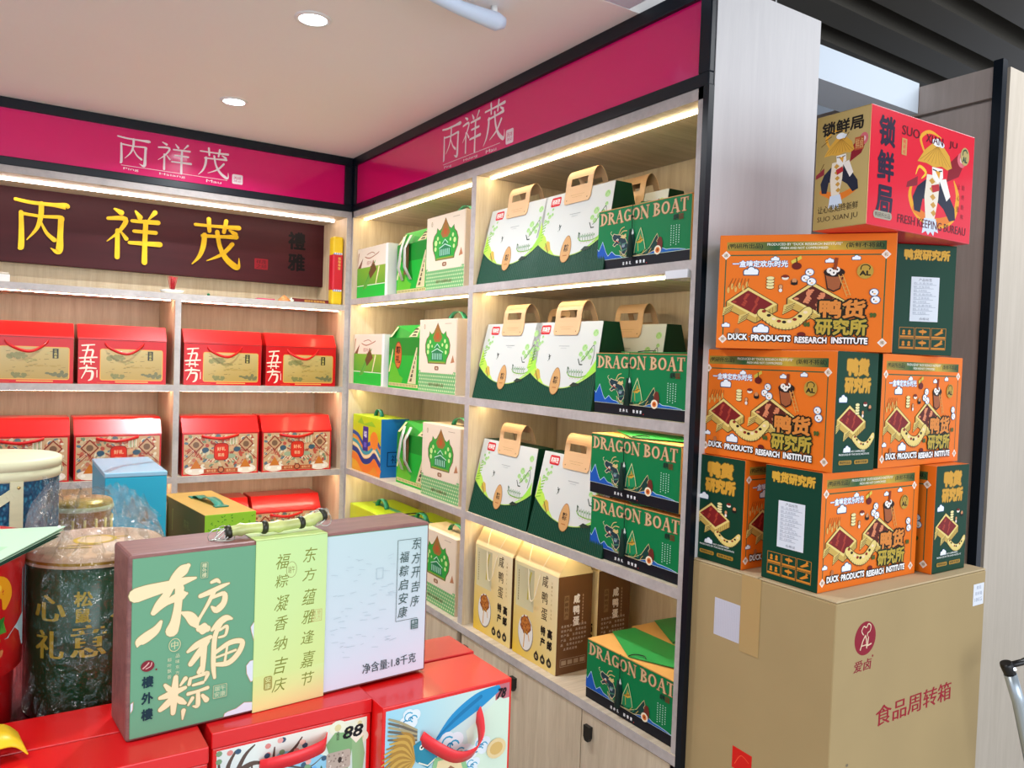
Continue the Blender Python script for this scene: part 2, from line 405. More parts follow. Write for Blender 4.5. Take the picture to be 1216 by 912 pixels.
# ---------------------------------------------------------------- back shelving unit
SA = (1.800, 1.456, 1.107, .758)
ua = thing('shelving_unit', 'pale oak wall shelving at the back holding red gift boxes', 'shelving', (-.9, YA, 0))
def ap(name, a, b, m, **k): return up(name, a, b, m, par=ua, o=(-.9, YA, 0), **k)
em2 = {'-y': EDGE}
ap('back_panel', (-.9, YK - .008, 0), (XB, YK, 2.19), OAK)
ap('side_panel', (1.228, YA, 0), (XB - .001, YK - .01, 2.19), OAK, ms=em2)
ap('top_board', (-.9, YA, 2.165), (1.228, YK - .01, 2.19), OAKH, ms=em2)
ap('divider', (.564, YA, .1), (.585, YK - .01, 1.776), OAK, ms=em2)
ap('divider', (-.11, YA, .1), (-.089, YK - .01, 1.776), OAK, ms=em2)
for z in SA: ap('shelf', (-.9, YA + .0015, z - T), (1.228, YK - .01, z), OAKH, ms=em2)
ap('led_strip', (-.9, YA + .10, 2.157), (1.21, YA + .110, 2.1645), LEDW)
for z in SA[:3]:
    for x0, x1 in ((-.08, .555), (.595, 1.22)): ap('led_strip', (x0, YA + .045, z - T - .0025), (x1, YA + .055, z - T - .0005), mat('led_strip_dim', '#ffffff', 0.5, emit='#ffd6bc', estr=24))
ap('base_cabinet', (-.9, YA + .01, 0), (XB, YK - .01, .1), OAKD)

# ---------------------------------------------------------------- fascia signs
CREAM = '#f0e2e4'
def fascia(label, rz, loc, L_, chars, uline, sub, seal, side):
    t = thing('fascia_sign', label, 'sign', loc, rz)
    w = .032
    for a, b in (((0, 0, .19), (L_, w, .224)), ((0, 0, 0), (L_, w, .028)), ((0, 0, .028), (w, w, .19)), ((L_ - w, 0, .028), (L_, w, .19))):
        boxpart('frame_bar', t, a, b, BLK, bev=.002)
    boxpart('backing', t, (0, w, 0), (L_, w + .02, .224), BLK)
    boxpart('acrylic_panel', t, (w, .010, .028), (L_ - w, .02, .19), MAG)
    p = Pt()
    for st, (x0, x1, z0, z1) in zip((BING, XIANG, MAO), chars): p.brush(st, x0, z0, x1, z1, CREAM)
    p.rect(uline[0], uline[2], uline[1], uline[2] + .0016, CREAM)
    for s_, x0, x1 in sub: p.text(s_, x0, uline[2] - .016, x1, uline[2] - .006, CREAM, 0)
    p.rrect(seal[0], seal[2], seal[1], seal[3], .005, CREAM); p.up(); p.text('丙祥', seal[0] + .006, (seal[2] + seal[3]) / 2 - .002, seal[1] - .006, seal[3] - .008, '#c81668', .01); p.text('茂记', seal[0] + .006, seal[2] + .008, seal[1] - .006, (seal[2] + seal[3]) / 2 - .004, '#c81668', .01)
    link_mesh('lettering', p.mesh('lettering'), t, (0, .0099, 0), FRONT)
    return t
o = -.9; z0 = 2.19
fascia('magenta shop sign with white characters above the back shelving', 0, (-.9, YA - .004, z0), 2.15 - .004,
       [(.356 - o, .468 - o, .062, .165), (.492 - o, .611 - o, .062, .165), (.636 - o, .748 - o, .066, .168)], (.372 - o, .742 - o, .056),
       (('Ping', .38 - o, .43 - o), ('Hsiang', .50 - o, .59 - o), ('Mau', .665 - o, .72 - o)), (.760 - o, .800 - o, .048, .085), 0)
# right fascia: local x runs from far corner towards the camera
Y0 = YA
fascia('magenta shop sign with white characters above the right shelving', -90, (XB - .004, Y0, z0), Y0 - YE + .014,
       [(Y0 - 2.405, Y0 - 2.272, .062, .180), (Y0 - 2.262, Y0 - 2.146, .062, .180), (Y0 - 2.128, Y0 - 2.004, .064, .183)], (Y0 - 2.388, Y0 - 2.03, .052),
       (('Ping', Y0 - 2.38, Y0 - 2.33), ('Hsiang', Y0 - 2.25, Y0 - 2.16), ('Mau', Y0 - 2.11, Y0 - 2.05)), (Y0 - 1.998, Y0 - 1.957, .04, .082), 0)

# ---------------------------------------------------------------- ceiling fittings
def downlight(x, y, lab):
    t = thing('downlight', lab, 'ceiling light', (x, y, CEIL))
    MB().lathe([(.045, 0), (.043, -.004), (.034, -.004), (.033, .0), (.033, .001)], WHITE, 32).build('rim', t)
    m = MB(); m.lathe([(.0005, -.0035), (.033, -.0035)], mat('downlight_glow', '#ffffff', emit='#eef4ff', estr=14), 32).build('lens', t)
    l = bpy.data.lights.new('downlight_lamp', 'AREA'); l.shape = 'DISK'; l.size = .06; l.energy = 9; l.color = (.9, .95, 1); l.spread = R(150)
    q = bpy.data.objects.new('lamp', l); COL.objects.link(q); q.parent = t; q.location = (0, 0, -.006)
downlight(.642, 1.926, 'round white ceiling downlight nearest the top edge')
downlight(.649, 2.719, 'round white ceiling downlight nearer the back shelving')
t = thing('ceiling_pipe', 'white round-ended tube fitting hanging under the cream ceiling', 'ceiling fitting', (.99, 1.597, CEIL - .03))
MB().tube([(0, 0, 0), (-.02, .005, 0), (-.12, -.0, .003), (-.5, -.10, .01)], [.012, .021, .016, .016], mat('pipe_white', '#cfe0f4', .4), 14).build('tube', t)
MB().tube([(-.03, 0, .01), (-.03, 0, .03)], .008, WHITE, 10).build('bracket', t)

# ================================================================== PACKAGES
def mountains(p, pts, base, fill, edge, w=.0012):
    q = [(pts[0][0], base)] + list(pts) + [(pts[-1][0], base)]
    p.poly(q, fill); p.up(); p.line(pts, w, edge); p.up()
def cloud(p, x, y, s, col='#eef4fa', out='#2a4a6a'):
    for c, g in ((out, .10), (col, 0)):
        for dx, dy, r in ((-.5, 0, .28), (0, .18, .38), (.45, .05, .3)): p.ell(x + dx * s, y + dy * s, (r + g) * s, (r + g) * s, c, 12)
        p.rrect(x - (.75 + g) * s, y - (.28 + g) * s, x + (.72 + g) * s, y + .05 * s, .1 * s, c, 2); p.up()
def SERIF(p, t, x0, y0, x1, y1, col, out):
    """bold roman capitals built from stems, bowls and slab serifs"""
    wd = {'D': .95, 'R': .95, 'A': 1.0, 'G': .95, 'O': 1.0, 'N': 1.0, 'B': .85, 'T': .85, ' ': .45}
    tot = sum(wd[c] for c in t); k = (x1 - x0) / tot; H_ = y1 - y0
    for colr, g in ((out, .0011), (col, 0)):
        x = x0
        for c in t:
            w = wd[c] * k * .92; X = lambda u: x + u * w; Y = lambda v: y0 + v * H_
            st = .20 * k
            def V(u, a=0, b=1, q=st): p.rect(X(u) - q / 2 - g, Y(a) - g, X(u) + q / 2 + g, Y(b) + g, colr); p.up()
            def S_(u, v, q=.40): p.rect(X(u) - q * k / 2 - g, Y(v) - .0007 - g, X(u) + q * k / 2 + g, Y(v) + .0009 + g, colr); p.up()
            def A_(cx, cy, rx_, ry_, a0, a1, t0=.09, t1=.20):
                n = 14; o_, i_ = [], []
                for j in range(n + 1):
                    a = R(a0 + (a1 - a0) * j / n); th = (t0 + (t1 - t0) * abs(math.cos(a))) * k + 2 * g
                    ox, oy = X(cx) + (rx_ * w + g) * math.cos(a), Y(cy) + (ry_ * H_ + g) * math.sin(a)
                    d = math.hypot(rx_ * w * math.cos(a), ry_ * H_ * math.sin(a)) or 1
                    o_.append((ox, oy)); i_.append((ox - th * math.cos(a), oy - th * math.sin(a)))
                m = n + 1; p.tris(o_ + i_, [(j, j + 1, m + j + 1, m + j) for j in range(n)], colr); p.up()
            def D_(a, b, q): p.line([(X(a[0]), Y(a[1])), (X(b[0]), Y(b[1]))], q * k + 2 * g, colr); p.up()
            if c == 'D': V(.24); S_(.2, 0); S_(.2, 1); A_(.35, .5, .62, .5, -90, 90)
            elif c == 'R': V(.22); S_(.22, 0); S_(.15, 1); A_(.35, .75, .45, .25, -90, 90, .08, .18); D_((.45, .5), (.92, .02), .18); S_(.92, 0, .25)
            elif c == 'B': V(.22); S_(.2, 0); S_(.2, 1); A_(.35, .76, .48, .24, -90, 90, .08, .18); A_(.35, .27, .58, .27, -90, 90, .08, .2)
            elif c == 'A': D_((.12, 0), (.5, 1), .08); D_((.5, 1), (.86, 0), .2); D_((.28, .34), (.72, .34), .06); S_(.12, 0, .3); S_(.86, 0, .38)
            elif c in 'OG':
                if c == 'O': A_(.5, .5, .48, .5, 0, 360)
                else: A_(.52, .5, .48, .5, 50, 320); V(.86, .05, .42, .17 * k); S_(.82, .42, .36); V(.88, .72, .95, .05 * k)
            elif c == 'N': V(.15, 0, 1, .07 * k); V(.88, 0, 1, .07 * k); D_((.12, 1), (.88, 0), .2); S_(.14, 0, .32); S_(.1, 1, .25); S_(.88, 1, .32)
            elif c == 'T': V(.5); S_(.5, 0); S_(.5, 1, .8); D_((.09, .97), (.05, .78), .06); D_((.91, .97), (.95, .78), .06)
            x += wd[c] * k

# ---- dragon boat box --------------------------------------------------------
def art_dragon(w, h):
    p = Pt(); G = '#037a44'
    p.rect(.001, .001, w - .001, h - .001, G); p.up()
    p.rect(.001, .001, w - .001, .026, '#10131c'); p.up()
    p.rect(.001, .026, w - .001, .0272, '#cfe3da'); p.up()
    SERIF(p, 'DRAGON BOAT', .008, h * .765, w - .008, h * .955, '#d9b48a', '#8c5a34')
    mountains(p, [(0.001, .055), (.006, .05), (.02, .072), (.034, .045), (.042, .035), (.056, .045), (.07, .035), (.085, .033), (.095, .028)], .0275, '#1455b0', '#bfe0f0')
    mountains(p, [(.175, .028), (.19, .038), (.205, .043), (.225, .04), (.245, .033), (.262, .033), (.285, .031), (.305, .028)], .0275, '#1a62b4', '#bfe0f0')
    # boat hull and dragon
    hull = [(.085, .045), (.098, .033), (.13, .028), (.165, .030), (.19, .042), (.207, .064), (.214, .072), (.218, .062), (.213, .055), (.222, .045), (.205, .034), (.18, .027), (.11, .0275), (.09, .033)]
    p.poly([(x, y) for x, y in hull], '#123e38'); p.up(); p.line(hull, .0012, '#d8c890', True); p.up()
    for i in range(9): p.line([(.1 + i * .011, .031), (.108 + i * .011, .040)], .0016, '#2e8e5e' if i % 2 else '#c8a850')
    p.up()
    head = [(.056, .079), (.062, .087), (.074, .084), (.084, .083), (.094, .079), (.106, .071), (.114, .058), (.112, .044), (.104, .034), (.094, .036), (.091, .050), (.085, .059), (.074, .061), (.066, .056), (.059, .060), (.069, .067), (.061, .071)]
    p.poly(head, '#1c3a44'); p.up(); p.line(head, .0013, '#e6d9b0', True); p.up()
    p.ell(.076, .071, .004, .003, '#f2f0e0'); p.ell(.084, .062, .006, .004, '#3f6a5c'); p.ell(.098, .056, .006, .005, '#8a98a8'); p.up()
    p.ell(.077, .071, .0015, .0018, '#101010'); p.line([(.064, .070), (.076, .068), (.082, .064)], .0016, '#d04a28'); p.line([(.058, .082), (.05, .09), (.054, .094)], .0012, '#e6d9b0', sm=True); p.line([(.080, .083), (.088, .096), (.1, .1)], .002, '#d8c080', sm=True); p.line([(.084, .082), (.096, .09), (.11, .09)], .002, '#d8c080', sm=True); p.up()
    for i in range(8): p.ell(.094 + (i % 4) * .005, .044 + (i // 4) * .010 + i * .001, .0024, .0018, '#4a8a6c', 8)
    p.up()
    p.poly([(.086, .076), (.094, .083), (.098, .08), (.106, .084), (.108, .076), (.1, .072)], '#d8c080'); p.up()
    # dark peak, zongzi peak
    mountains(p, [(.112, .030), (.12, .06), (.1285, .090), (.1325, .092), (.14, .06), (.146, .030)], .029, '#12433c', '#0c3030', .001)
    p.poly([(.1265, .082), (.130, .093), (.1345, .082), (.132, .078), (.130, .081), (.128, .078)], '#e8f0e8'); p.up()
    tri = [(.138, .034), (.142, .06), (.158, .092), (.17, .062), (.176, .040), (.158, .034)]
    p.poly(tri, '#1e8a56'); p.up(); p.line(tri[:5], .0016, '#e2e6a8'); p.up()
    p.poly([(.143, .058), (.155, .066), (.157, .078), (.162, .068), (.169, .062), (.158, .056)], '#d0a23c'); p.up()
    p.line([(.146, .06), (.166, .066)], .002, '#7a5a20'); p.line([(.15, .056), (.152, .038)], .002, '#c8b04c'); p.line([(.158, .092), (.158, .06)], .001, '#0d5836'); p.up()
    # egg and steamer
    p.poly([(.214, .038), (.216, .058), (.222, .064), (.229, .062), (.233, .05), (.232, .035), (.222, .032)], '#6a2c22'); p.up()
    p.ell(.2175, .034, .0115, .0105, '#f0e4c8'); p.up(); p.ell(.2175, .034, .007, .0065, '#d8762c'); p.up(); p.ell(.2175, .034, .003, .003, '#8c3416'); p.up()
    for c in range(4):
        for r in range(9 - (c % 2)): p.rect(.258 + c * .0082, .04 + r * .0053 + (c % 2) * .004, .2605 + c * .0082, .0425 + r * .0053 + (c % 2) * .004, '#bfe8d6')
    p.text('咸鸭', .264, h * .645, .280, h * .735, '#1c2e28', .03); p.text('蛋粽', .281, h * .635, .296, h * .735, '#7a2c20', .02); p.up()
    for i, c in enumerate('龙舟礼'): p.text(c, .098 + i * .012, .0085, .105 + i * .012, .0165, '#eef0f2', .03)
    for i, c in enumerate('粽情意'): p.text(c, .146 + i * .012, .0085, .153 + i * .012, .0165, '#eef0f2', .03)
    p.ell(.183, .008, .0012, .0012, '#c8302c')
    return p.mesh('printed_front')
def make_dragon_box():
    w, d, h = .318, .157, .148
    t = thing('dragon_boat_box', '', 'gift box')
    boxpart('body', t, (0, 0, 0), (w, d, h - .0015), KRAFT, bev=.0012, ms={'-y': GRN, '+y': GRN})
    link_mesh('printed_front', art_dragon(w, h), t, (0, 0, 0), FRONT)
    # folded lid flaps on top
    m = MB(); z = h
    m.hull([(0.0, .0, z), (w, 0.0, z), (w, d, z), (0, d, z)], [(0.0, .0, z + .0015), (w, 0, z + .0015), (w, d, z + .0015), (0, d, z + .0015)], KRAFT); m.build('lid', t)
    m = MB(); a = [(.002, d, z + .0022), (.002, .080, z + .005), (.15, .003, z + .0032), (w - .002, .075, z + .006), (w - .002, d, z + .0022)]
    m.hull(a, [(x, y, q + .0016) for x, y, q in a], mat('mid_green_card', '#2c9a4c', .45)); m.build('lid_flap', t)
    m = MB(); m.tube(spline([(.15, .004, z + .006), (.155, .02, z + .008), (.175, .03, z + .009), (.19, .022, z + .009)], 4), .0012, BLACKP, 6);
    m.build('closure_cord', t)
    m = MB(); m.tube([(.1305, -.004, h + .004), (.1305, -.0045, h * .84), (.1305, -.004, h * .62)], .0009, GRND, 6)
    m.lathe([(.0005, h * .62), (.0030, h * .60), (.0028, h * .56), (.0045, h * .50), (.0078, h * .17), (.0005, h * .165)], mat('dark_green_thread', '#082c22', .8), 12, c=(.1305, -.009))
    m.lathe([(.0005, h * .85), (.004, h * .82), (.0005, h * .79)], GRND, 10, c=(.1305, -.005))
    m.build('tassel', t)
    return t
DRAGON = Kind(make_dragon_box)
XS = XB + .016
gD = 'green dragon boat boxes on the right shelving'
DRAGON.put((XS, 1.562, 1.826), -90, 'green DRAGON BOAT box on the top shelf under the longest light strip', gD)
DRAGON.put((XS, 1.552, 1.473), -90, 'green DRAGON BOAT box on the second shelf from the top', gD)
DRAGON.put((XS, 1.548, 1.113), -90, 'green DRAGON BOAT box at the bottom of the two-box pile on the third shelf', gD)
DRAGON.put((XS, 1.557, 1.1135 + .1575), -91, 'green DRAGON BOAT box on top of the two-box pile on the third shelf', gD)
DRAGON.put((XS, 1.542, .750), -90, 'green DRAGON BOAT box on the counter beside the brown egg cartons', gD)
DRAGON.put((XS + .160, 1.556, .750), -90, 'second green DRAGON BOAT box on the counter, behind the one beside the egg cartons', gD)
# pale back box behind the pile
t = thing('dragon_boat_box', 'pale green DRAGON BOAT box half hidden behind the third shelf pile', 'gift box', (XB + .262, 1.75, 1.113), -90, gD)
boxpart('body', t, (0, 0, 0), (.318, .07, .285), mat('pale_green_card', '#6fae62', .5), bev=.001, ms={'+z': KRAFT})
p = Pt(); SERIF(p, 'DRAGON BOAT', .01, .255, .308, .278, '#b08a50', '#6a5c34'); link_mesh('printed_front', p.mesh('printed_front'), t, (0, 0, 0), FRONT)

# ---- white handled zongzi bag ----------------------------------------------
PLEAT = mat('pleated_green_card', '#05422c', .5, spec=.3)
BAGW = mat('ivory_bag_card', '#dfe3e2', .45)
def make_bag():
    w, d, h, ins, lean, rd = .325, .15, .232, .014, .045, .05
    t = thing('zongzi_gift_bag', '', 'gift bag')
    m = MB()
    a = [(0, 0, 0), (w, 0, 0), (w, d, 0), (0, d, 0)]; b = [(ins, lean, h), (w - ins, lean, h), (w - ins, lean + rd, h), (ins, lean + rd, h)]
    m.hull(a, b, GRND); m.build('body', t)
    # pleated lower front
    m = MB(); n = 44
    def zc(u): return .104 - .052 * (1 - (2 * u - 1) ** 2) ** 1.0
    for i in range(n):
        u0, u1 = i / n, (i + 1) / n; um = (u0 + u1) / 2
        def pos(u, z, off): k = z / h; return (ins * k + u * (w - 2 * ins * k), lean * k - off, z)
        for (ua, ub, oa, ob) in ((u0, um, .001, .0028), (um, u1, .0028, .001)):
            m.face([pos(ua, .001, oa), pos(ub, .001, ob), pos(ub, zc(ub), ob), pos(ua, zc(ua), oa)], PLEAT)
    m.build('pleated_band', t)
    # ivory panel with curved lower edge, print in panel plane
    sl = math.hypot(h, lean); ang = math.atan2(h, lean)
    def fn(x, y, z): k = y / sl; return (ins * k + x / w * (w - 2 * ins * k), lean * k - .003 - z, h * k)
    p = Pt(); N = 18
    top = [(w * i / N, sl) for i in range(N, -1, -1)]; bot = [(w * i / N, zc(i / N) * sl / h) for i in range(N + 1)]
    p.poly(bot + top, '#cdd0ca'); p.up()
    p.line(bot, .0022, '#a8cc5a'); p.up()
    def low(x): return zc(x / w) * sl / h + .001
    # green scenery on both sides
    def side(pts, c1):
        q = [(x, max(y, low(x))) for x, y in pts]; p.poly(q, c1); p.up()
    side([(.002, .105), (.004, .165), (.012, .15), (.02, .13), (.04, .118), (.055, .1), (.075, .082), (.098, .064), (.098, .05), (.07, .05), (.04, .07), (.02, .09)], '#b4dc50')
    for i in range(7): p.line([(.006 + i * .002, .105 + i * .009), (.026 + i * .001, .11 + i * .009)], .0035, '#7cb838')
    p.up()
    side([(.045, .085), (.055, .105), (.068, .1), (.08, .078), (.07, .065)], '#c8a848'); p.line([(.048, .098), (.07, .07)], .003, '#5a6a2a'); p.up()
    side([(w - .002, .1), (w - .004, .14), (w - .014, .125), (w - .03, .105), (w - .05, .085), (w - .085, .068), (w - .11, .058), (w - .08, .05), (w - .03, .07)], '#9ad848')
    p.poly([(w - .105, .062), (w - .09, .072), (w - .07, .07), (w - .06, .066), (w - .09, .06)], '#28382c'); p.up()
    for x, y, r in ((.262, .165, .012), (.248, .148, .009), (.277, .150, .010), (.262, .138, .009), (.292, .158, .009), (.3, .205, .012), (.29, .14, .008), (.302, .178, .007), (.04, .175, .008), (.028, .185, .006), (.052, .18, .006), (.038, .16, .007), (.05, .195, .005), (.022, .165, .006)):
        p.ell(x, y, r, r * .8, '#a6cf86', 12); p.up(); p.line([(x - r * .8, y - r * .3), (x, y + r * .6), (x + r * .8, y - r * .2)], .0008, '#4e8a50')
    p.up()
    p.line([(.255, .128), (.27, .14), (.285, .158), (.3, .172), (.306, .15), (.3, .12)], .0022, '#46624a', sm=True); p.line([(.24, .135), (.25, .12), (.262, .12)], .003, '#2a3c30'); p.up()
    # rowing boat and bird
    p.line([(.2, .098), (.215, .088), (.26, .086), (.285, .092)], .0028, '#7cae3c', sm=True)
    for i in range(6): p.line([(.212 + i * .011, .088), (.207 + i * .011, .106)], .0016, '#46824a'); p.ell(.214 + i * .011, .1, .002, .003, '#5a9a4a', 8); p.ell(.218 + i * .012, .082, .0012, .0012, '#d05a3c', 6)
    p.line([(.203, .098), (.2, .112), (.206, .108)], .003, '#3c5a40'); p.line([(.1, .145), (.106, .138), (.104, .13)], .003, '#2c3c34'); p.line([(.1, .138), (.11, .142)], .002, '#2c3c34'); p.ell(.1, .127, .002, .001, '#4a7a50', 6); p.up()
    p.rrect(.034, sl - .034, .082, sl - .008, .006, '#c8202a'); p.up(); p.text('丙祥茂', .039, sl - .029, .077, sl - .013, '#f8e8e0', .03)
    p.rect(.14, sl - .068, .19, sl - .0665, '#9aa0a0'); p.rect(.15, sl - .074, .178, sl - .073, '#aab0b0'); p.up()
    cx, cy = w * .475, .072
    q = [];
    for i in range(24):
        a_ = 2 * math.pi * i / 24; ry_ = .036; yy = math.sin(a_) * ry_; rr = .0215 * (1 - .18 * yy / ry_); q.append((cx + rr * math.cos(a_), cy + yy))
    p.l += 3; p.poly([(cx + (x - cx) * 1.06, cy + (y - cy) * 1.05) for x, y in q], '#8a5c30'); p.up(); p.poly(q, '#c99a62'); p.up()
    p.text('粽', cx - .010, cy - .008, cx + .010, cy + .014, '#2a1c14', .025); p.rect(cx - .009, cy - .019, cx + .009, cy - .0165, '#a86432')
    link_mesh('printed_panel', p.mesh('printed_panel', fn=fn), t)
    # kraft handle with D hole: front plate, loop over the ridge, back plate
    KB = mat('kraft_handle_card', '#d9b183', .5)
    m = MB(); cx = w / 2; hw = .057
    prof = [(lean * (h - .036) / h - .006, h - .036), (lean - .006, h), (lean - .002, h + .032), (lean + .006, h + .050), (lean + .018, h + .058), (lean + .03, h + .052), (lean + .042, h + .034), (lean + rd + .004, h)]
    prof = spline(prof, 3)
    n = len(prof)
    for i in range(n - 1):
        (y0, z0_), (y1, z1_) = prof[i], prof[i + 1]; zm = (z0_ + z1_) / 2
        hole = h + .010 < zm < h + .034
        if hole:
            f = (zm - h - .004) / .032; g = .030 * math.sqrt(max(0.05, 1 - (1 - f) ** 4 * .8)) if False else .036
            segs = ((-hw, -g), (g, hw))
        else: segs = ((-hw, hw),)
        e0 = .006 if i == 0 else 0
        for a_, b_ in segs:
            m.hull([(cx + a_ + e0, y0, z0_), (cx + b_ - e0, y0, z0_), (cx + b_, y1, z1_), (cx + a_, y1, z1_)],
                   [(cx + a_ + e0, y0 + .0018, z0_), (cx + b_ - e0, y0 + .0018, z0_), (cx + b_, y1 + .0018, z1_), (cx + a_, y1 + .0018, z1_)], KB)
    m.build('handle', t)
    p = Pt(); p.ell(-.044, -.026, .0018, .0018, '#6a4a28', 8); p.ell(.044, -.026, .0018, .0018, '#6a4a28', 8); p.rect(-.03, -.014, .03, -.0135, '#9a7448'); p.rect(-.022, -.02, .022, -.0195, '#9a7448')
    link_mesh('handle_print', p.mesh('handle_print', fn=lambda x, y, z: (cx + x, lean * (h + y) / h - .0064 - z, h + y)), t)
    return t
BAG = Kind(make_bag)
gB = 'ivory handled zongzi bags on the right shelving'
row = {1.826: 'top shelf', 1.473: 'second shelf', 1.113: 'third shelf'}
for z, ya, yb in ((1.826, 2.148, 1.856), (1.473, 2.150, 1.882), (1.113, 2.150, 1.818)):
    nm = row[z]
    BAG.put((XS - .006, ya, z), -90, 'ivory zongzi bag with kraft handle on the %s, next to the divider' % nm, gB)
    BAG.put((XS - .006, yb, z), -90, 'ivory zongzi bag with kraft handle on the %s, beside the DRAGON BOAT box' % nm, gB)
BAG.put((XS + .158, 1.835, 1.826), -90, 'back row ivory bag on the top shelf, above the DRAGON BOAT box', gB)
BAG.put((XS + .158, 2.150, 1.473), -90, 'back row ivory bag on the second shelf, mostly behind the divider side bag', gB)
BAG.put((XS + .158, 1.823, 1.473), -90, 'back row ivory bag on the second shelf, behind the bag nearest the DRAGON BOAT box', gB)

# ---- far bay boxes -----------------------------------------------------------
def make_small_card_box():
    w, d, h = .305, .12, .205
    t = thing('leaf_print_box', '', 'gift box')
    boxpart('body', t, (0, 0, 0), (w, d, h), WHITE, bev=.0012)
    p = Pt(); p.rect(.001, .001, w - .02, h - .001, '#e4d8c4'); p.up(); p.rect(.001, .001, w - .02, .125, '#3f9e28', ['#2a9a2a', '#2a9a2a', '#8fae3c', '#6fae30']); p.up(); p.rect(.001, .001, w - .02, .05, '#22b83a'); p.rect(.001, .05, w - .02, .053, '#e0ecd0'); p.up()
    p.poly([(.06, .035), (.1, .04), (.15, .09), (.19, .15), (.14, .12), (.09, .07)], '#5ca83e'); p.poly([(.14, .075), (.2, .11), (.165, .15), (.12, .1)], '#6a4a2a'); p.up(); p.line([(.07, .038), (.18, .145)], .002, '#2a6a2a')
    p.poly([(.19, .05), (.2, .055), (.23, .12), (.22, .125)], '#e8dcae'); p.poly([(.005, .125), (.06, .165), (.04, .125)], '#7a4a30'); p.poly([(.003, .12), (.02, .19), (.008, .185)], '#a87a50'); p.up()
    p.line([(.08, .168), (.13, .160), (.2, .172), (.22, .178)], .004, '#a0664a', sm=True); p.line([(.1, .176), (.15, .182), (.18, .174)], .003, '#a0664a', sm=True)
    p.text('粽叶礼', .1, .132, .18, .15, '#b4705a', 0); p.ell(.14, .126, .004, .003, '#b43a2a')
    link_mesh('printed_front', p.mesh('printed_front'), t, (0, 0, 0), FRONT)
    return t
def make_green_bag(ribbon):
    w, d, h = .268, .12, .19
    t = thing('green_pointed_box', '', 'gift box')
    HG = mat('bright_green_card', '#18a834', .4); m = MB()
    fr = [(0, 0, 0), (w, 0, 0), (w, 0, h), (w - .02, .02, h + .048), (.03, .02, h + .048), (0, 0, h)]
    m.hull(fr, [(x, d - y, z) for x, y, z in fr], HG); m.build('body', t)
    p = Pt(); p.rect(.001, .001, w - .001, h, '#18a834'); p.up(); p.rect(.001, .125, w - .001, h, '#0f8428'); p.up()
    p.poly([(.005, .03), (.03, .1), (.07, .085), (.1, .05), (.13, .04), (.12, .02), (.005, .02)], '#5cb42c'); p.up()
    p.rect(.006, .008, w - .012, .020, '#d8c88a'); p.up()
    for i in range(24): p.rect(.01 + i * .010, .010, .014 + i * .010, .018, '#4c5a24')
    p.poly([(.17, .022), (.238, .155), (.245, .155), (.24, .022)], '#cfc69a'); p.poly([(.001, .06), (.036, .15), (.04, .14), (.012, .06)], '#e2d6a4'); p.up()
    for i in range(7): p.poly([(.186 + i * .0085, .03 + i * .016), (.205 + i * .006, .03 + i * .016), (.208 + i * .0055, .042 + i * .016), (.195 + i * .0075, .042 + i * .016)], '#3a3226' if i % 2 else '#6a5a3a')
    if not ribbon:
        p.up(); p.ell(.085, .125, .032, .052, '#7a3a22', 24); p.up(); p.ell(.085, .125, .028, .047, '#c86a34', 24); p.up(); p.text('粽', .066, .13, .104, .16, '#3a1a10', .03); p.text('礼', .066, .095, .104, .125, '#3a1a10', .03)
    link_mesh('printed_front', p.mesh('printed_front'), t, (0, 0, 0), FRONT)
    sl = math.hypot(.02, .048)
    p = Pt(); p.poly([(.17, .004), (w - .03, .004), (w - .035, .045), (.215, .045)], '#cfc69a'); p.up()
    for i in range(3): p.poly([(.19, .008 + i * .012), (w - .04, .008 + i * .012), (w - .045, .015 + i * .012), (.2, .015 + i * .012)], '#4a4030')
    p.poly([(.002, .004), (.035, .046), (.05, .046), (.02, .004)], '#e2d6a4')
    link_mesh('printed_top', p.mesh('printed_top', fn=lambda x, y, z: (x, .02 * y / sl - z - .0005, h + .048 * y / sl)), t)
    if ribbon:
        SV = mat('silver_grey_ribbon', '#c9cfc8', .3, .2); m = MB(); 
        for x, s_ in ((.072, -1), (.118, 1)):
            m.ribbon([(x + s_ * .004, -.002, h + .03), (x - s_ * .008, -.022, h - .02), (x + s_ * .004, -.026, .10), (x + s_ * .012, -.004, .055)], (.02, 0, 0), .0015, SV)
        m.build('ribbon', t); boxpart('ribbon_band', t, (.084, -.010, .075), (.108, -.003, h), mat('brown_ribbon', '#7a5636', .5))
    return t
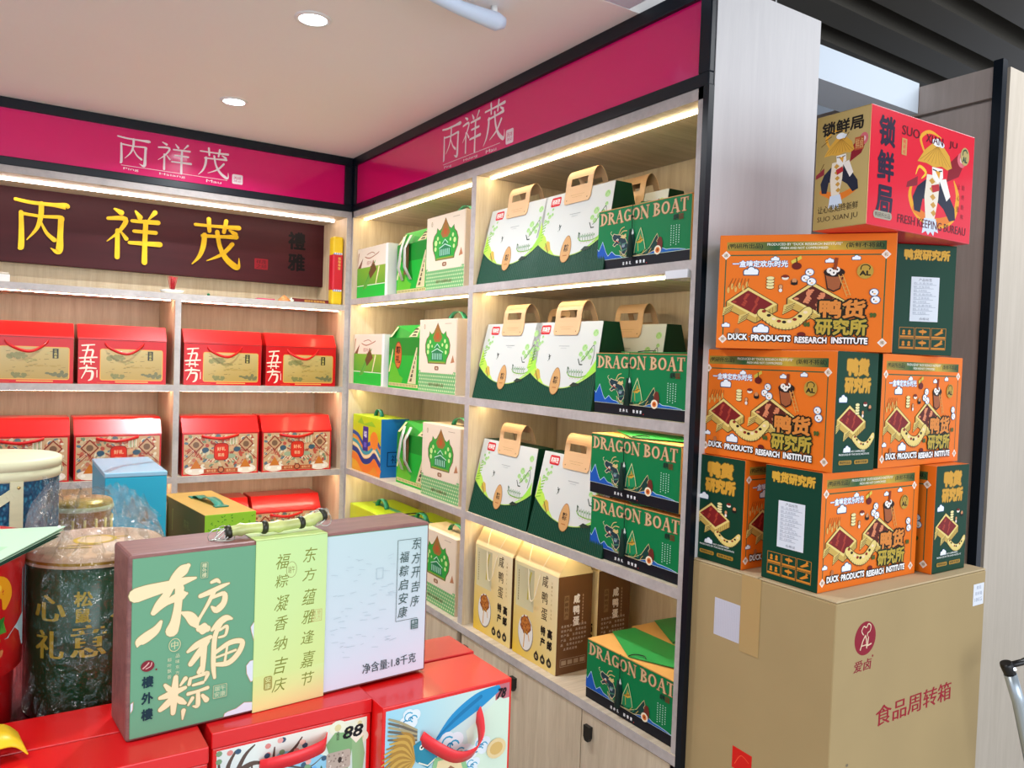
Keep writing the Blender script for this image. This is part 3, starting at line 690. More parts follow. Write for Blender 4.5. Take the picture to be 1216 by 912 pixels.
def make_arch_box():
    w, d, h = .272, .11, .253
    t = thing('arch_window_box', '', 'gift box')
    boxpart('body', t, (0, 0, 0), (w, d, h), mat('light_beige_card', '#dfceb4', .5), bev=.0015)
    p = Pt(); p.rect(.001, .001, w - .001, .075, '#6fae70'); p.up()
    for j in range(6):
        for i in range(20): x = .006 + i * .0137 + (j % 2) * .0068; p.poly([(x, .005 + j * .012), (x + .004, .009 + j * .012), (x, .013 + j * .012), (x - .004, .009 + j * .012)], '#d8e0b0')
    p.text('端午安康礼盒', .08, .022, .19, .034, '#6a5a34', .01); p.up()
    q = [(.004, .095), (.02, .068), (w - .02, .068), (w - .004, .095), (w - .004, h - .002), (.004, h - .002)]
    p.poly(q, '#e6d6be'); p.up()
    ar = [(.075, .103), (.2, .103), (.205, .118), (.222, .14), (.225, .165), (.215, .185), (.2, .195), (.195, .21), (.178, .2), (.165, .205), (.15, .222), (.138, .238), (.126, .222), (.11, .205), (.098, .2), (.082, .21), (.078, .195), (.062, .185), (.052, .165), (.055, .14), (.07, .118)]
    p.poly([(.1385 + (x - .1385) * 1.06, .165 + (y - .165) * 1.05) for x, y in ar], '#6f5c34'); p.up(); p.poly(ar, '#2fa03c'); p.up()
    p.poly([(.105, .19), (.138, .24), (.172, .19), (.155, .175), (.12, .175)], '#9a6a34'); p.up(); p.ell(.138, .195, .012, .012, '#b4582c', 14)
    for x, y, r in ((.072, .16, .01), (.07, .14, .008), (.085, .175, .007), (.205, .16, .009), (.192, .178, .007), (.2, .14, .007), (.175, .165, .006), (.1, .16, .005)): p.ell(x, y, r, r, '#c4e290', 10); p.up()
    p.poly([(.095, .112), (.1, .14), (.125, .15), (.138, .168), (.15, .15), (.175, .14), (.182, .112)], '#1c7a4c'); p.up()
    for i in range(6): p.rect(.103 + i * .0125, .115, .108 + i * .0125, .136, '#a8dcc8')
    p.line([(.098, .14), (.138, .152), (.18, .14)], .003, '#bfe4d2'); p.line([(.118, .155), (.138, .168), (.158, .155)], .003, '#bfe4d2'); p.up(); p.rect(.08, .103, .196, .108, '#8a9a3c')
    p.rrect(.122, .078, .152, .092, .006, '#8a5a34'); p.ell(.04, .228, .006, .009, '#b09a78', 14); p.up(); p.text('粽', .036, .222, .044, .234, '#e6d6be', .02); p.text('端', .13, .081, .144, .089, '#e6d6be', .01)
    p.rect(.19, .236, .235, .2375, '#a08c70'); p.poly([(.235, .104), (.262, .108), (.25, .132)], '#b47a54')
    link_mesh('printed_front', p.mesh('printed_front'), t, (0, 0, 0), FRONT)
    m = MB(); q = [(.115 + .05 * math.cos(R(a)) , d / 2, h - .002 + .03 * math.sin(R(a))) for a in range(0, 181, 15)]
    m.ribbon([(x + .06, y, z) for x, y, z in q], (0, .018, 0), .0015, mat('teal_green_ribbon', '#2a9a72', .35)); m.build('handle', t)
    return t
SMALL, GBR, GBO, ARCH = Kind(make_small_card_box), Kind(lambda: make_green_bag(True)), Kind(lambda: make_green_bag(False)), Kind(make_arch_box)
g1, g2, g3 = 'leaf print boxes in the corner bay', 'green pointed boxes in the corner bay', 'beige arch window boxes in the corner bay'
SMALL.put((XS, 3.145, 1.826), -90, 'small beige and green leaf print box in the corner, top shelf', g1)
SMALL.put((XS, 3.155, 1.473), -90, 'small beige and green leaf print box in the corner, second shelf', g1)
GBR.put((XS + .028, 2.815, 1.826), -90, 'bright green pointed box with silver ribbon, top shelf', g2)
GBO.put((XS + .01, 2.825, 1.473), -90, 'bright green pointed box with orange oval seal, second shelf', g2)
GBR.put((XS + .028, 2.765, 1.113), -90, 'bright green pointed box with silver ribbon, third shelf', g2)
ARCH.put((XS, 2.513, 1.826), -90, 'beige box with green arch picture beside the divider, top shelf', g3)
ARCH.put((XS, 2.545, 1.473), -90, 'beige box with green arch picture beside the divider, second shelf', g3)
ARCH.put((XS, 2.498, 1.113), -90, 'beige box with green arch picture beside the divider, third shelf', g3)
ARCH.put((XS, 2.50, .750), -90, 'beige box with green arch picture standing low on the counter', g3)
ARCH.put((XS + .14, 2.50, 1.473), -90, 'second beige box just visible behind the second shelf arch box', g3)
# colourful wave box
LIME = mat('lime_card', '#b4d21a', .4)
def make_wave():
    w, d, h = .29, .12, .232
    t = thing('wave_print_box', 'lime and orange wave print box with blue side in the corner', 'gift box')
    boxpart('body', t, (0, 0, 0), (w, d, h), LIME, bev=.0012, ms={'+x': mat('blue_card', '#1870b4', .4), '-x': mat('blue_card2', '#1870b4', .4)})
    p = Pt(); p.rect(.001, .001, w - .001, h - .001, '#b4d21a', ['#e8a028', '#e07a28', '#b4d21a', '#b4d21a']); p.up()
    for i, (y, c, wd) in enumerate(((.03, '#e87828', .03), (.06, '#2a3a86', .022), (.08, '#e8d8a8', .012), (.095, '#3a9aa8', .014), (.112, '#e08a34', .012), (.128, '#2a4a96', .016))):
        p.line([(.005, y + .03), (.06, y + .02), (.12, y - .012), (.18, y - .005), (.23, y + .02), (.285, y - .01)], wd, c, sm=True); p.up()
    p.ell(.225, .14, .04, .036, '#e8842c'); p.up(); p.rrect(.11, .09, .165, .19, .004, '#3a2c86'); p.up(); p.text('端', .12, .145, .15, .172, '#e8e4f0', .02); p.rect(.124, .105, .15, .125, '#6a5cc0')
    p.poly([(.05, .2), (.09, .225), (.12, .2), (.2, .215), (.24, .195), (.14, .195)], '#8fc02a')
    link_mesh('printed_front', p.mesh('printed_front'), t, (0, 0, 0), FRONT)
    p = Pt(); p.line([(.03, .045), (.03, .1), (.09, .1), (.09, .045)], .004, '#10305a', True); p.text('礼', .045, .055, .075, .09, '#10305a', .02)
    link_mesh('printed_side', p.mesh('printed_side'), t, (w, 0, 0), RIGHT)
    m = MB(); m.ribbon([(.15 + .03 * math.cos(R(a)), .05, h + .028 * math.sin(R(a))) for a in range(0, 181, 20)], (0, .016, 0), .0015, mat('teal_ribbon', '#1c8a86', .35)); m.build('handle', t)
    return t
WAVE = Kind(make_wave); WAVE.put((XS + .003, 3.15, 1.113), -90, 'lime and orange wave print box with blue side in the corner, third shelf')
def make_lime():
    w, d, h = .30, .20, .108
    t = thing('lime_box', '', 'gift box')
    boxpart('body', t, (0, 0, 0), (w, d, h), LIME, bev=.002, ms={'+x': mat('navy_card', '#16324a', .4), '-y': mat('yellow_green_card', '#c4d624', .4)})
    m = MB(); m.ribbon([(w / 2 + .045 * math.cos(R(a)), d * .4, h + .034 * math.sin(R(a))) for a in range(0, 181, 15)], (0, .02, 0), .0015, mat('teal_ribbon2', '#2f9c84', .35)); m.build('handle', t)
    boxpart('ribbon_band', t, (.03, d / 2 - .011, h), (w - .03, d / 2 + .011, h + .001), mat('teal_ribbon2', '#2f9c84', .35))
    return t
LM = Kind(make_lime)
gl_ = 'lime boxes stacked on the counter'
LM.put((XS, 3.15, .8595), -90, 'top lime box of the low pile in the corner', gl_)
LM.put((XS + .02, 2.83, .8595), -90, 'lime box with teal handle beside the low corner pile, upper one', gl_)
for o in (LM.put((XS, 3.15, .75), -90, 'bottom lime box of the low pile in the corner', gl_), LM.put((XS + .02, 2.83, .75), -90, 'lime box beside the low corner pile, lower one', gl_)):
    for ch in list(o.children):
        if ch.name.startswith('handle'): bpy.data.objects.remove(ch)      # folded flat under the box above
# ---- salted egg cartons -------------------------------------------------------
BRN = mat('brown_egg_carton_card', '#6a4524', .45); YCR = mat('cream_carton_card', '#e6cf98', .45)
def make_egg():
    w, d, he, hr = .213, .118, .268, .325
    t = thing('salted_egg_carton', '', 'carton')
    m = MB(); m.box(0, 0, 0, w, d, he, YCR, bev=.0012, ms={'+x': BRN, '-x': BRN}); m.build('body', t)
    m = MB(); m.hull([(0, 0, he), (0, d, he), (0, d * .72, hr), (0, d * .28, hr)], [(w, 0, he), (w, d, he), (w, d * .72, hr), (w, d * .28, hr)], YCR); m.build('folded_top', t)
    m = MB(); m.tube(spline([(w * .2, d * .3, hr), (w * .3, d * .05, he + .01), (w * .42, -.008, he - .08), (w * .52, -.008, he - .085), (w * .62, d * .02, he), (w * .66, d * .3, hr)], 5), .0016, mat('cream_cord', '#f0e2c0', .6), 6); m.build('cord_handle', t)
    p = Pt(); p.rect(.001, .001, w - .001, he - .001, '#e8d090', ['#e2b82c', '#e8cf86', '#ecdcb4', '#dccf9a']); p.up()
    p.rect(.012, .14, .10, he - .01, '#c9bd94', ['#d8cfa0', '#d0c8a0', '#b8b08c', '#c8c09a']); p.up()
    p.line([(.07, .17), (.075, .215), (.085, .25)], .006, '#b8a83a', sm=True); p.up()
    p.ell(.066, .072, .038, .052, '#8a7a66', 28); p.up(); p.ell(.065, .074, .036, .05, '#e4e0d8', 28); p.up()
    yk = [(.065 + (.026 + .003 * math.sin(i * 2.4)) * math.cos(i / 20 * 2 * math.pi), .096 + (.026 + .003 * math.cos(i * 3.1)) * math.sin(i / 20 * 2 * math.pi)) for i in range(20)]
    p.poly(yk, '#8a4a1e'); p.up(); p.ell(.065, .097, .021, .021, '#b46a2c', 18); p.up()
    for i in range(14): a = i * 2.4; r = .004 + .0012 * i; p.ell(.065 + r * math.cos(a), .097 + r * math.sin(a), .003, .0025, '#d08a3c' if i % 2 else '#7a3c14', 6)
    p.line([(.062, .075), (.06, .055), (.058, .03)], .004, '#d89a30', sm=True); p.line([(.07, .078), (.08, .07), (.085, .055)], .003, '#d89a30', sm=True); p.up()
    p.vtext('咸鸭蛋', .152, he - .008, .034, .046, '#3c2414', .012, .8, .05)
    p.vtext('特产', .150, .118, .027, .032, '#1c120c', .05, .85); p.vtext('高邮', .182, .118, .027, .032, '#1c120c', .05, .85)
    for k_, s_ in enumerate(('XIAN', 'YA', 'DAN')):
        for i, ch in enumerate(s_): y = he - .02 - (sum(len(q) for q in ('XIAN', 'YA', 'DAN')[:k_]) + i) * .0105 - k_ * .006; p.text(ch, .182, y - .0065, .187, y, '#a88a54', 0)
    for i in range(12): p.rect(.022, he - .028 - i * .0075, .0255, he - .0225 - i * .0075, '#8a7c50')
    for i in range(3):
        x = .122 + i * .03; p.ell(x, .024, .0115, .0115, '#2a2018', 18); p.up(); p.poly([(x - .008, .031), (x, .041), (x + .008, .031)], '#2a2018'); p.ell(x, .024, .009, .009, '#2a2018', 18); p.text(('匠', '鲜', '香')[i], x - .005, .0195, x + .005, .0285, '#e8d090', .02)
    link_mesh('printed_front', p.mesh('printed_front'), t, (0, 0, 0), FRONT)
    p = Pt(); c = '#efe6da'
    p.vtext('咸鸭蛋', .064, he - .052, .026, .031, c, .04, .85); p.rect(.022, .15, .038, .215, '#8a6c4a'); p.up(); p.vtext('高邮特产', .030, .212, .012, .015, BRNC, .02)
    for i in range(9): y = he - .055 - i * .009; p.rect(.084, y - .006, .0875, y, '#b89a78')
    for r in range(6):
        y = .128 - r * .0125
        for i in range(9 if r < 5 else 6):
            if (i + r) % 7 == 5: continue
            p.text('名优特产品质选用'[(i + r) % 8], .014 + i * .0098, y, .021 + i * .0098, y + .007, '#d8cab8', .01)
    p.line([(.014, .022), (.1, .022), (.1, .042), (.014, .042)], .001, '#b8a48c', True)
    for i in range(4): p.rect(.018 + i * .021, .026, .034 + i * .021, .038, '#a8927a'); 
    link_mesh('printed_side', p.mesh('printed_side'), t, (w, 0, 0), RIGHT)
    return t
BRNC = '#5a3a1e'
EGG = Kind(make_egg)
gE = 'salted egg cartons on the counter'
EGG.put((XS + .006, 2.118, .75), -90, 'egg carton with yolk picture nearest the divider, front row', gE)
EGG.put((XS + .006, 1.893, .75), -90, 'egg carton with yolk picture and open brown side, front row by the green box', gE)
EGG.put((XS + .145, 1.893, .75), -90, 'egg carton showing only its brown side, behind the front row', gE)

# ================================================================== BACK WALL GOODS
def flap_box(t, w, d, h, slope_h, m, back=.6):
    """box whose lid slopes back from the front edge; returns the lid plane mapper"""
    mb = MB(); hb = h - slope_h
    mb.hull([(0, 0, 0), (w, 0, 0), (w, d, 0), (0, d, 0)], [(0, 0, hb), (w, 0, hb), (w, d, hb), (0, d, hb)], m); mb.build('body', t)
    mb = MB(); y1 = d * .20; mb.hull([(-.001, -.0015, hb - .004), (-.001, -.0015, hb), (-.001, y1, h), (-.001, d - y1, h), (-.001, d, hb), (-.001, d, hb - .004)], [(w + .001, -.0015, hb - .004), (w + .001, -.0015, hb), (w + .001, y1, h), (w + .001, d - y1, h), (w + .001, d, hb), (w + .001, d, hb - .004)], MATS['glossy_red_card'])
    bmesh.ops.bevel(mb.bm, geom=[e for e in mb.bm.edges], offset=.0015, segments=2, affect='EDGES'); mb.build('lid', t)
def make_scenic():
    w, d, h = .292, .17, .214
    t = thing('scenic_gift_box', '', 'gift box'); flap_box(t, w, d, h, .050, REDD)
    p = Pt(); hb = h - .056
    p.rect(.001, .001, w - .001, hb, '#c40812'); p.up()
    p.rrect(.070, .013, w - .012, .128, .008, '#d8a04a'); p.up(); x0, x1 = .073, w - .015
    p.poly([(x0, .016), (x1, .016), (x1, .125), (x0, .125)], None, ['#b0924c', '#a88a46', '#bca468', '#c4ae76']); p.up()
    random.seed(3)
    for cx, cy, rx_, ry_, c in ((.115, .095, .034, .012, '#8a8450'), (.16, .08, .02, .006, '#a89858'), (.245, .034, .034, .013, '#6f6c48'), (.13, .026, .02, .012, '#7c7844'), (.2, .062, .05, .004, '#a88c48'), (.23, .105, .02, .005, '#b4a468')):
        for i in range(14): p.ell(cx + random.uniform(-1, 1) * rx_, cy + random.uniform(-1, 1) * ry_ * .6, random.uniform(.3, .7) * rx_ * .3 + .002, ry_ * random.uniform(.3, .6), c, 8)
        p.up()
    for i in range(26): x = random.uniform(x0 + .004, x1 - .01); y = random.uniform(.02, .115); p.line([(x, y), (x + random.uniform(.004, .014), y + random.uniform(-.002, .002))], .0014, random.choice(['#5c5632', '#8c7440', '#6e6a3c']))
    p.up(); p.rect(.228, .088, .246, .122, '#2a2a1c'); p.up(); p.vtext('江南春', .237, .119, .009, .0105, '#d8c468', .02)
    c = '#f6d8c4'
    p.stroke([(.012, .137, .005), (.03, .139, .005), (.052, .141, .004)], c); p.stroke([(.032, .139, .005), (.028, .118, .006), (.022, .096, .004)], c); p.stroke([(.014, .119, .004), (.034, .121, .005), (.047, .120, .007), (.043, .096, .005)], c); p.stroke([(.005, .092, .005), (.03, .094, .006), (.060, .096, .005)], c)
    p.stroke([(.008, .078, .004), (.03, .080, .006), (.052, .078, .004)], c); p.stroke([(.022, .088, .005), (.02, .07, .003)], c); p.stroke([(.04, .088, .005), (.042, .07, .003)], c)
    p.stroke([(.006, .055, .005), (.03, .058, .007), (.058, .056, .004)], c); p.stroke([(.028, .066, .006), (.026, .05, .005), (.012, .02, .003)], c); p.stroke([(.028, .045, .005), (.046, .044, .008), (.044, .02, .008), (.034, .012, .003)], c)
    p.line([(.061, .024), (.061, .05)], .0025, c); p.rect(.12, .006, .23, .010, '#e0a050'); p.rect(.06, .005, .1, .0055, '#e0a050')
    link_mesh('printed_front', p.mesh('printed_front', PRG), t, (0, 0, 0), FRONT)
    m = MB(); m.ribbon(spline([(.085, -.002, hb - .012), (.1, -.01, hb - .028), (.135, -.016, hb - .044), (.165, -.016, hb - .046), (.195, -.01, hb - .03), (.215, -.002, hb - .010)], 4), (0, -.002, .010), .0012, RED); m.build('ribbon_handle', t)
    return t
PRG = printmat('printed_ink_laminated', 0.3, 0.25)
SCN = Kind(make_scenic); gS = 'red scenic gift boxes on the back shelving'
YS = YA + .022
SCN.put((-.058, YS, 1.456), 0, 'red box with landscape picture at the far left, second shelf', gS)
SCN.put((.248, YS, 1.456), 0, 'red box with landscape picture left of the back divider', gS)
SCN.put((.602, YS, 1.456), 0, 'red box with landscape picture right of the back divider', gS)
SCN.put((.912, YS, 1.456), 0, 'red box with landscape picture nearest the corner', gS)
def make_festive():
    w, d, h = .288, .20, .226
    t = thing('festive_gift_box', '', 'gift box'); flap_box(t, w, d, h, .06, REDD)
    p = Pt(); hb = h - .064
    p.rect(.001, .001, w - .001, hb, '#c81c20'); p.up(); p.rect(.006, .006, w - .006, hb - .004, '#c9a47c'); p.up(); random.seed(5)
    pal = ['#c8b48c', '#b8604a', '#cfc4a4', '#7a8a6c', '#d8a880', '#a04a3c', '#c07860', '#5c7480', '#e0d4b8', '#b85040']
    for i in range(300): x, y = random.uniform(.014, w - .014), random.uniform(.03, hb - .01); p.ell(x, y, random.uniform(.004, .011), random.uniform(.002, .007), random.choice(pal), 8, rot=random.uniform(0, 180)); p.l += (i % 12 == 0)
    p.up()
    for sx in (0, 1):
        X = (lambda x: x) if not sx else (lambda x: w - x)
        p.poly([(X(.02), .118), (X(.05), .15), (X(.08), .118), (X(.05), .086)], '#8a3a2c'); p.up(); p.poly([(X(.026), .118), (X(.05), .143), (X(.074), .118), (X(.05), .093)], '#c09a74'); p.up(); p.ell(X(.05), .118, .012, .012, '#7a5a44', 10); p.line([(X(.008), .058), (X(.05), .098)], .003, '#9a3c30'); p.line([(X(.008), .072), (X(.04), .1)], .002, '#e0c49c'); p.up()
        p.ell(X(.05), .02, .04, .018, '#e8dccc', 14); p.up(); p.poly([(X(.03), .026), (X(.052), .062), (X(.072), .026)], '#c8742c'); p.up(); p.ell(X(.03), .018, .008, .006, '#f4ece0', 10); p.ell(X(.07), .016, .009, .006, '#f4ece0', 10)
        p.ell(X(.085), .098, .013, .010, '#3c5668', 12); p.ell(X(.105), .072, .016, .009, '#9aa88a', 12)
        for k in range(4): p.line([(X(.085 + k * .012), .05), (X(.095 + k * .012), .062)], .002, '#efe4cc')
        p.up()
    p.rrect(w / 2 - .028, .056, w / 2 + .028, .124, .016, '#a02018'); p.up(); p.rrect(w / 2 - .025, .059, w / 2 + .025, .121, .014, '#d8301e'); p.up()
    p.text('好礼', w / 2 - .016, .093, w / 2 + .016, .109, '#f0c898', .02); p.text('粽香', w / 2 - .012, .070, w / 2 + .012, .084, '#f0c898', .02)
    for k in range(5): p.rect(w / 2 + .032 + k * .006, .118, w / 2 + .035 + k * .006, .15, '#a8c8a0' if k % 2 else '#e8e4cc')
    p.rect(.08, .008, w - .08, .024, '#b4502c'); p.up(); p.ell(w / 2, .019, .013, .013, '#6a2c20', 14); p.up(); p.ell(w / 2, .019, .009, .009, '#c07850', 12); p.text('端午安康', .09, .011, .125, .021, '#e8c08c', .0); p.text('福满人间', w - .125, .011, w - .09, .021, '#e8c08c', .0)
    link_mesh('printed_front', p.mesh('printed_front', PRG), t, (0, 0, 0), FRONT)
    m = MB(); m.ribbon(spline([(.07, -.002, hb - .010), (.1, -.010, hb - .016), (.14, -.012, hb - .020), (.18, -.010, hb - .014), (.21, -.002, hb - .006)], 4), (0, -.002, .011), .0012, RED); m.build('ribbon_handle', t)
    return t
FES = Kind(make_festive); gF = 'red patterned festive boxes on the back shelving'
FES.put((-.062, YS - .005, 1.107), 0, 'patterned red box at the far left, above the blue woven hamper', gF)
FES.put((.240, YS - .005, 1.107), 0, 'patterned red box left of the back divider, above the blue box', gF)
FES.put((.602, YS - .005, 1.107), 0, 'patterned red box right of the back divider', gF)
FES.put((.904, YS - .005, 1.107), 0, 'patterned red box nearest the corner, third shelf', gF)
FES.put((.904, YS + .10, .758), 0, 'patterned red box with glossy lid, lowest and nearest the corner', gF)
FES.put((.600, YS + .10, .758), 0, 'patterned red box behind the olive box, lowest shelf', gF)

# plaque with gilded characters
t = thing('carved_plaque', 'dark maroon wooden plaque with three gilded carved characters', 'plaque', (-.5, YK - .075, 1.89))
Lp = 1.742
MAH = mat('maroon_lacquered_wood', '#42161a', .45, spec=.2, var=.15, scale=6, stretch=(.4, 4, 4))
boxpart('board', t, (0, 0, 0), (Lp, .035, .29), MAH, bev=.003)
o = -.5; sc = .0
for st, (x0, x1, z0_, z1_), nm in ((BING, (.050, .228, 1.937, 2.134), 'a'), (XIANG, (.356, .552, 1.938, 2.133), 'b'), (MAO, (.672, .864, 1.945, 2.131), 'c')):
    k = 1.0
    p = Pt(micro=3e-5); p.brush([[(q[0], q[1], q[2] * 1.35) for q in k_] for k_ in st], x0 - o, z0_ - 1.89, x1 - o, z1_ - 1.89, '#ffffff')
    fl = p.mesh('tmp'); bm = bmesh.new(); bm.from_mesh(fl)
    r = bmesh.ops.extrude_face_region(bm, geom=bm.faces[:])
    for v in [g for g in r['geom'] if isinstance(g, bmesh.types.BMVert)]: v.co.z += .007
    me = bpy.data.meshes.new('gilded_character'); bm.to_mesh(me); bm.free(); me.materials.append(GOLD)
    link_mesh('gilded_character', me, t, (0, 0, 0), FRONT)
p = Pt(); p.vtext('禮雅', 1.106 - o, 2.122 - 1.89, .078, .094, '#070203', .035)
link_mesh('inscription', p.mesh('inscription'), t, (0, 0, 0), FRONT)
p = Pt(); p.rrect(.925 - o, 1.945 - 1.89, .982 - o, 1.990 - 1.89, .003, '#8a1420'); p.up(); p.text('祥茂', .932 - o, 1.968 - 1.89, .975 - o, 1.986 - 1.89, '#4a1018', .02); p.text('之印', .932 - o, 1.949 - 1.89, .975 - o, 1.966 - 1.89, '#4a1018', .02)
link_mesh('painted_seal', p.mesh('painted_seal'), t, (0, 0, 0), FRONT)

# small goods on the plaque shelf
t = thing('incense_tube', 'tall yellow and red cardboard tube standing in the back corner', 'tube', (1.200, YA + .04, 1.8))
YEL = mat('yellow_paper', '#e8c21e', .4)
MB().box(-.023, -.023, 0, .023, .023, .285, YEL, bev=.008).build('body', t)
MB().box(-.0235, -.0235, .055, .0235, .0235, .215, mat('red_paper_wrap', '#c8142a', .4), bev=.008).build('wrap_band', t)
p = Pt(); p.vtext('福禄寿喜', 0.006, .2, .012, .014, '#e8c864', .02)
for i in range(8): p.ell(-.016 + i * .0045, .058 + .002 * (i % 2), .004, .004, '#d8d0e8' if i % 2 else '#8a9ac8', 8); p.ell(-.016 + i * .0045, .212 + .002 * (i % 2), .004, .004, '#d8d0e8' if i % 2 else '#8a9ac8', 8)
link_mesh('printed_wrap', p.mesh('printed_wrap'), t, (0, -.0236, 0), FRONT)
t = thing('incense_box', 'long dark red box with gold lettering lying on the plaque shelf', 'box', (1.015, YA + .03, 1.8), 1)
boxpart('body', t, (0, 0, 0), (.155, .03, .016), mat('maroon_card', '#6a1018', .4), bev=.001)
p = Pt(); p.text('福禄寿喜财神香', .05, .003, .14, .013, '#d8a850', .01); link_mesh('printed_front', p.mesh('printed_front'), t, (0, 0, 0), FRONT)
t = thing('pink_packet', 'flat pink packet lying on the plaque shelf', 'packet', (.88, YA + .05, 1.8)); boxpart('body', t, (0, 0, 0), (.07, .04, .008), mat('pink_paper', '#c84a68', .5), bev=.001)
t = thing('shell_ornament', 'small orange conical ornament between pink packet and long red box', 'ornament', (.985, YA + .04, 1.8))
MB().lathe([(.024, 0), (.026, .006), (.014, .016), (.001, .026)], mat('orange_shell', '#d88a50', .5), 12).build('cone', t)
MB().lathe([(.010, .0), (.013, .008), (.0005, .018)], mat('pale_shell', '#d8e0c8', .5), 10, c=(.03, 0)).build('pale_tip', t)
t = thing('incense_holder', 'little white dish holding a bundle of red incense sticks', 'incense holder', (.560, YA + .05, 1.8))
MB().lathe([(.0005, 0), (.035, 0), (.043, .012), (.038, .014), (.03, .008), (.0005, .008)], WHITE, 20).build('dish', t)
rs = mat('red_stick', '#b81020', .5); m = MB()
for i in range(22): a = i * 2.4; r = .002 + .0005 * i; m.tube([(r * .5 * math.cos(a), r * .5 * math.sin(a), .008), (r * 1.5 * math.cos(a), r * 1.5 * math.sin(a), .062 + .006 * ((i * 7) % 5) / 5)], .0011, rs, 5)
tag(m.build('stick_bundle', t), kind='stuff')
t = thing('white_carton', 'small white carton on the plaque shelf at the far left', 'box', (-.05, YA + .03, 1.8), 2)
boxpart('body', t, (0, 0, 0), (.09, .06, .026), WHITE, bev=.001); boxpart('sachet', t, (.01, .005, .026), (.088, .05, .034), mat('beige_sachet', '#d8cdb8', .6), bev=.003)
t = thing('green_bead', 'tiny green bead left on the plaque shelf right of the incense dish', 'bead', (.69, YA + .04, 1.806)); MB().lathe([(.0003, -.006), (.005, -.003), (.006, 0), (.005, .003), (.0003, .006)], GRN, 10).build('ball', t)

# ================================================================== DISPLAY TABLE
tb = thing('display_table', 'low display table under the red gift boxes and tins', 'table', (-.7, 1.0, 0))
TW = mat('table_cover_red', '#8a0c12', .5)
def tp(n, a, b, m=TW, **k): return boxpart(n, tb, (a[0] + .7, a[1] - 1.0, a[2]), (b[0] + .7, b[1] - 1.0, b[2]), m, **k)
tp('table_top', (-.7, 1.0, .79), (.72, 2.95, .82), bev=.003)
tp('riser', (-.7, 1.24, .8201), (.45, 2.0, 1.06), bev=.003)
for x in (-.68, .66):
    for y in (1.02, 2.89): tp('leg', (x, y, 0), (x + .04, y + .04, .7899), BLK)
def red_base(t, w, d, h):
    boxpart('body', t, (0, 0, 0), (w, d, h - .022), RED, bev=.0015)
    boxpart('lid', t, (-.0012, -.0012, h - .0215), (w + .0012, d + .0012, h), REDO, bev=.0015)
# red box with tree picture and 88
HB = .279
t = thing('red_gift_box', 'red gift box with blossom tree picture marked 88 under the big green box', 'gift box', (.243, 1.053, .8205), .4)
w, d, h = .222, .10, HB; red_base(t, w, d, h)
p = Pt(); TW_ = h - .026
p.rect(.006, .004, w - .006, TW_, '#cfe2e0', ['#7ab8d8', '#6ab4dc', '#e6ecd8', '#dfe8e4']); p.up(); random.seed(11)
p.poly([(.03, .16), (.05, .2), (.09, .232), (.13, .225), (.17, .2), (.17, .12), (.05, .1)], '#8cc6e0'); p.up(); p.poly([(.08, .13), (.1, .19), (.14, .2), (.16, .17), (.16, .1), (.08, .1)], '#6cb2e6'); p.up()
for pts in ([(.012, .12, .018), (.018, .17, .013), (.028, .21, .011), (.05, .225, .007), (.068, .222, .003)], [(.018, .165, .009), (.04, .195, .007), (.075, .212, .006), (.105, .228, .005), (.12, .245, .002)],
            [(.022, .185, .008), (.02, .225, .006), (.03, .247, .003)], [(.028, .21, .007), (.042, .238, .005), (.055, .25, .002)], [(.035, .19, .006), (.05, .205, .004), (.052, .225, .002)], [(.012, .2, .006), (.009, .235, .003)], [(.08, .214, .005), (.082, .24, .002)], [(.1, .21, .003), (.13, .2, .002), (.15, .21, .001)], [(.12, .2, .002), (.115, .18, .002), (.11, .165, .001)]):
    p.stroke(pts, '#5a4a42')
p.up()
for i in range(34):
    x, y = random.choice([(.09, .24), (.12, .245), (.14, .238), (.1, .2), (.15, .2), (.015, .25), (.01, .2)]); x += random.uniform(-.02, .03); y += random.uniform(-.012, .008)
    x = min(max(x, .009), w - .02); y = min(y, TW_ - .004); p.ell(x, y, .0042, .0038, random.choice(['#e6a8a0', '#d88a84', '#f0d0c0', '#3c5a74', '#7aa07a']), 8)
    if i % 6 == 0: p.up()
p.up()
for i in range(10): a = random.uniform(0, 360); p.ell(.1 + i * .007, .185 + random.uniform(-.01, .01), .0062, .0016, '#3c6a4a', 8, rot=a)
p.up()
for x, y, r in ((.172, .246, .013), (.19, .24, .011), (.205, .246, .009), (.207, .225, .012)): p.ell(x, y, r, r * .8, '#e6ead2', 14); p.ell(x, y, r * .4, r * .4, '#d8d09a', 8)
p.up(); p.poly([(.155, .225), (.168, .24), (.188, .236), (.196, .22), (.19, .19), (.182, .15), (.168, .15), (.163, .2)], '#7fae78'); p.up(); p.poly([(.193, .235), (.207, .235), (.214, .2), (.208, .15), (.196, .17)], '#8fb884'); p.up()
p.rrect(.156, .185, .192, .212, .004, '#b8a89a'); p.up()
for i in range(30): p.ell(random.uniform(.159, .189), random.uniform(.188, .209), .0014, .0014, random.choice(['#8a7a70', '#dcd0c4', '#9c8a80']), 6)
p.ell(.176, .199, .003, .0045, '#3a2c28', 8); p.poly([(.188, .232), (.2, .24), (.212, .228), (.2, .218)], '#efe8d4')
for i in range(14): p.ell(random.uniform(.04, .075), random.uniform(.16, .19), .002, .0014, '#c4e4ee', 6); p.ell(random.uniform(.142, .156), random.uniform(.16, .178), .002, .0014, '#e8f4f4', 6)
p.up(); p.ell(.118, .150, .013, .013, '#c81c24', 20); p.up(); p.ell(.118, .150, .009, .009, '#f0c8a0', 16); p.ell(.06, .150, .012, .008, '#c87a40', 14)
p.up(); p.text('88', w - .044, TW_ - .026, w - .014, TW_ - .008, '#0a0a10', .03, shear=.25); p.text('优惠', w - .052, TW_ - .025, w - .048, TW_ - .012, '#3a3030', 0)
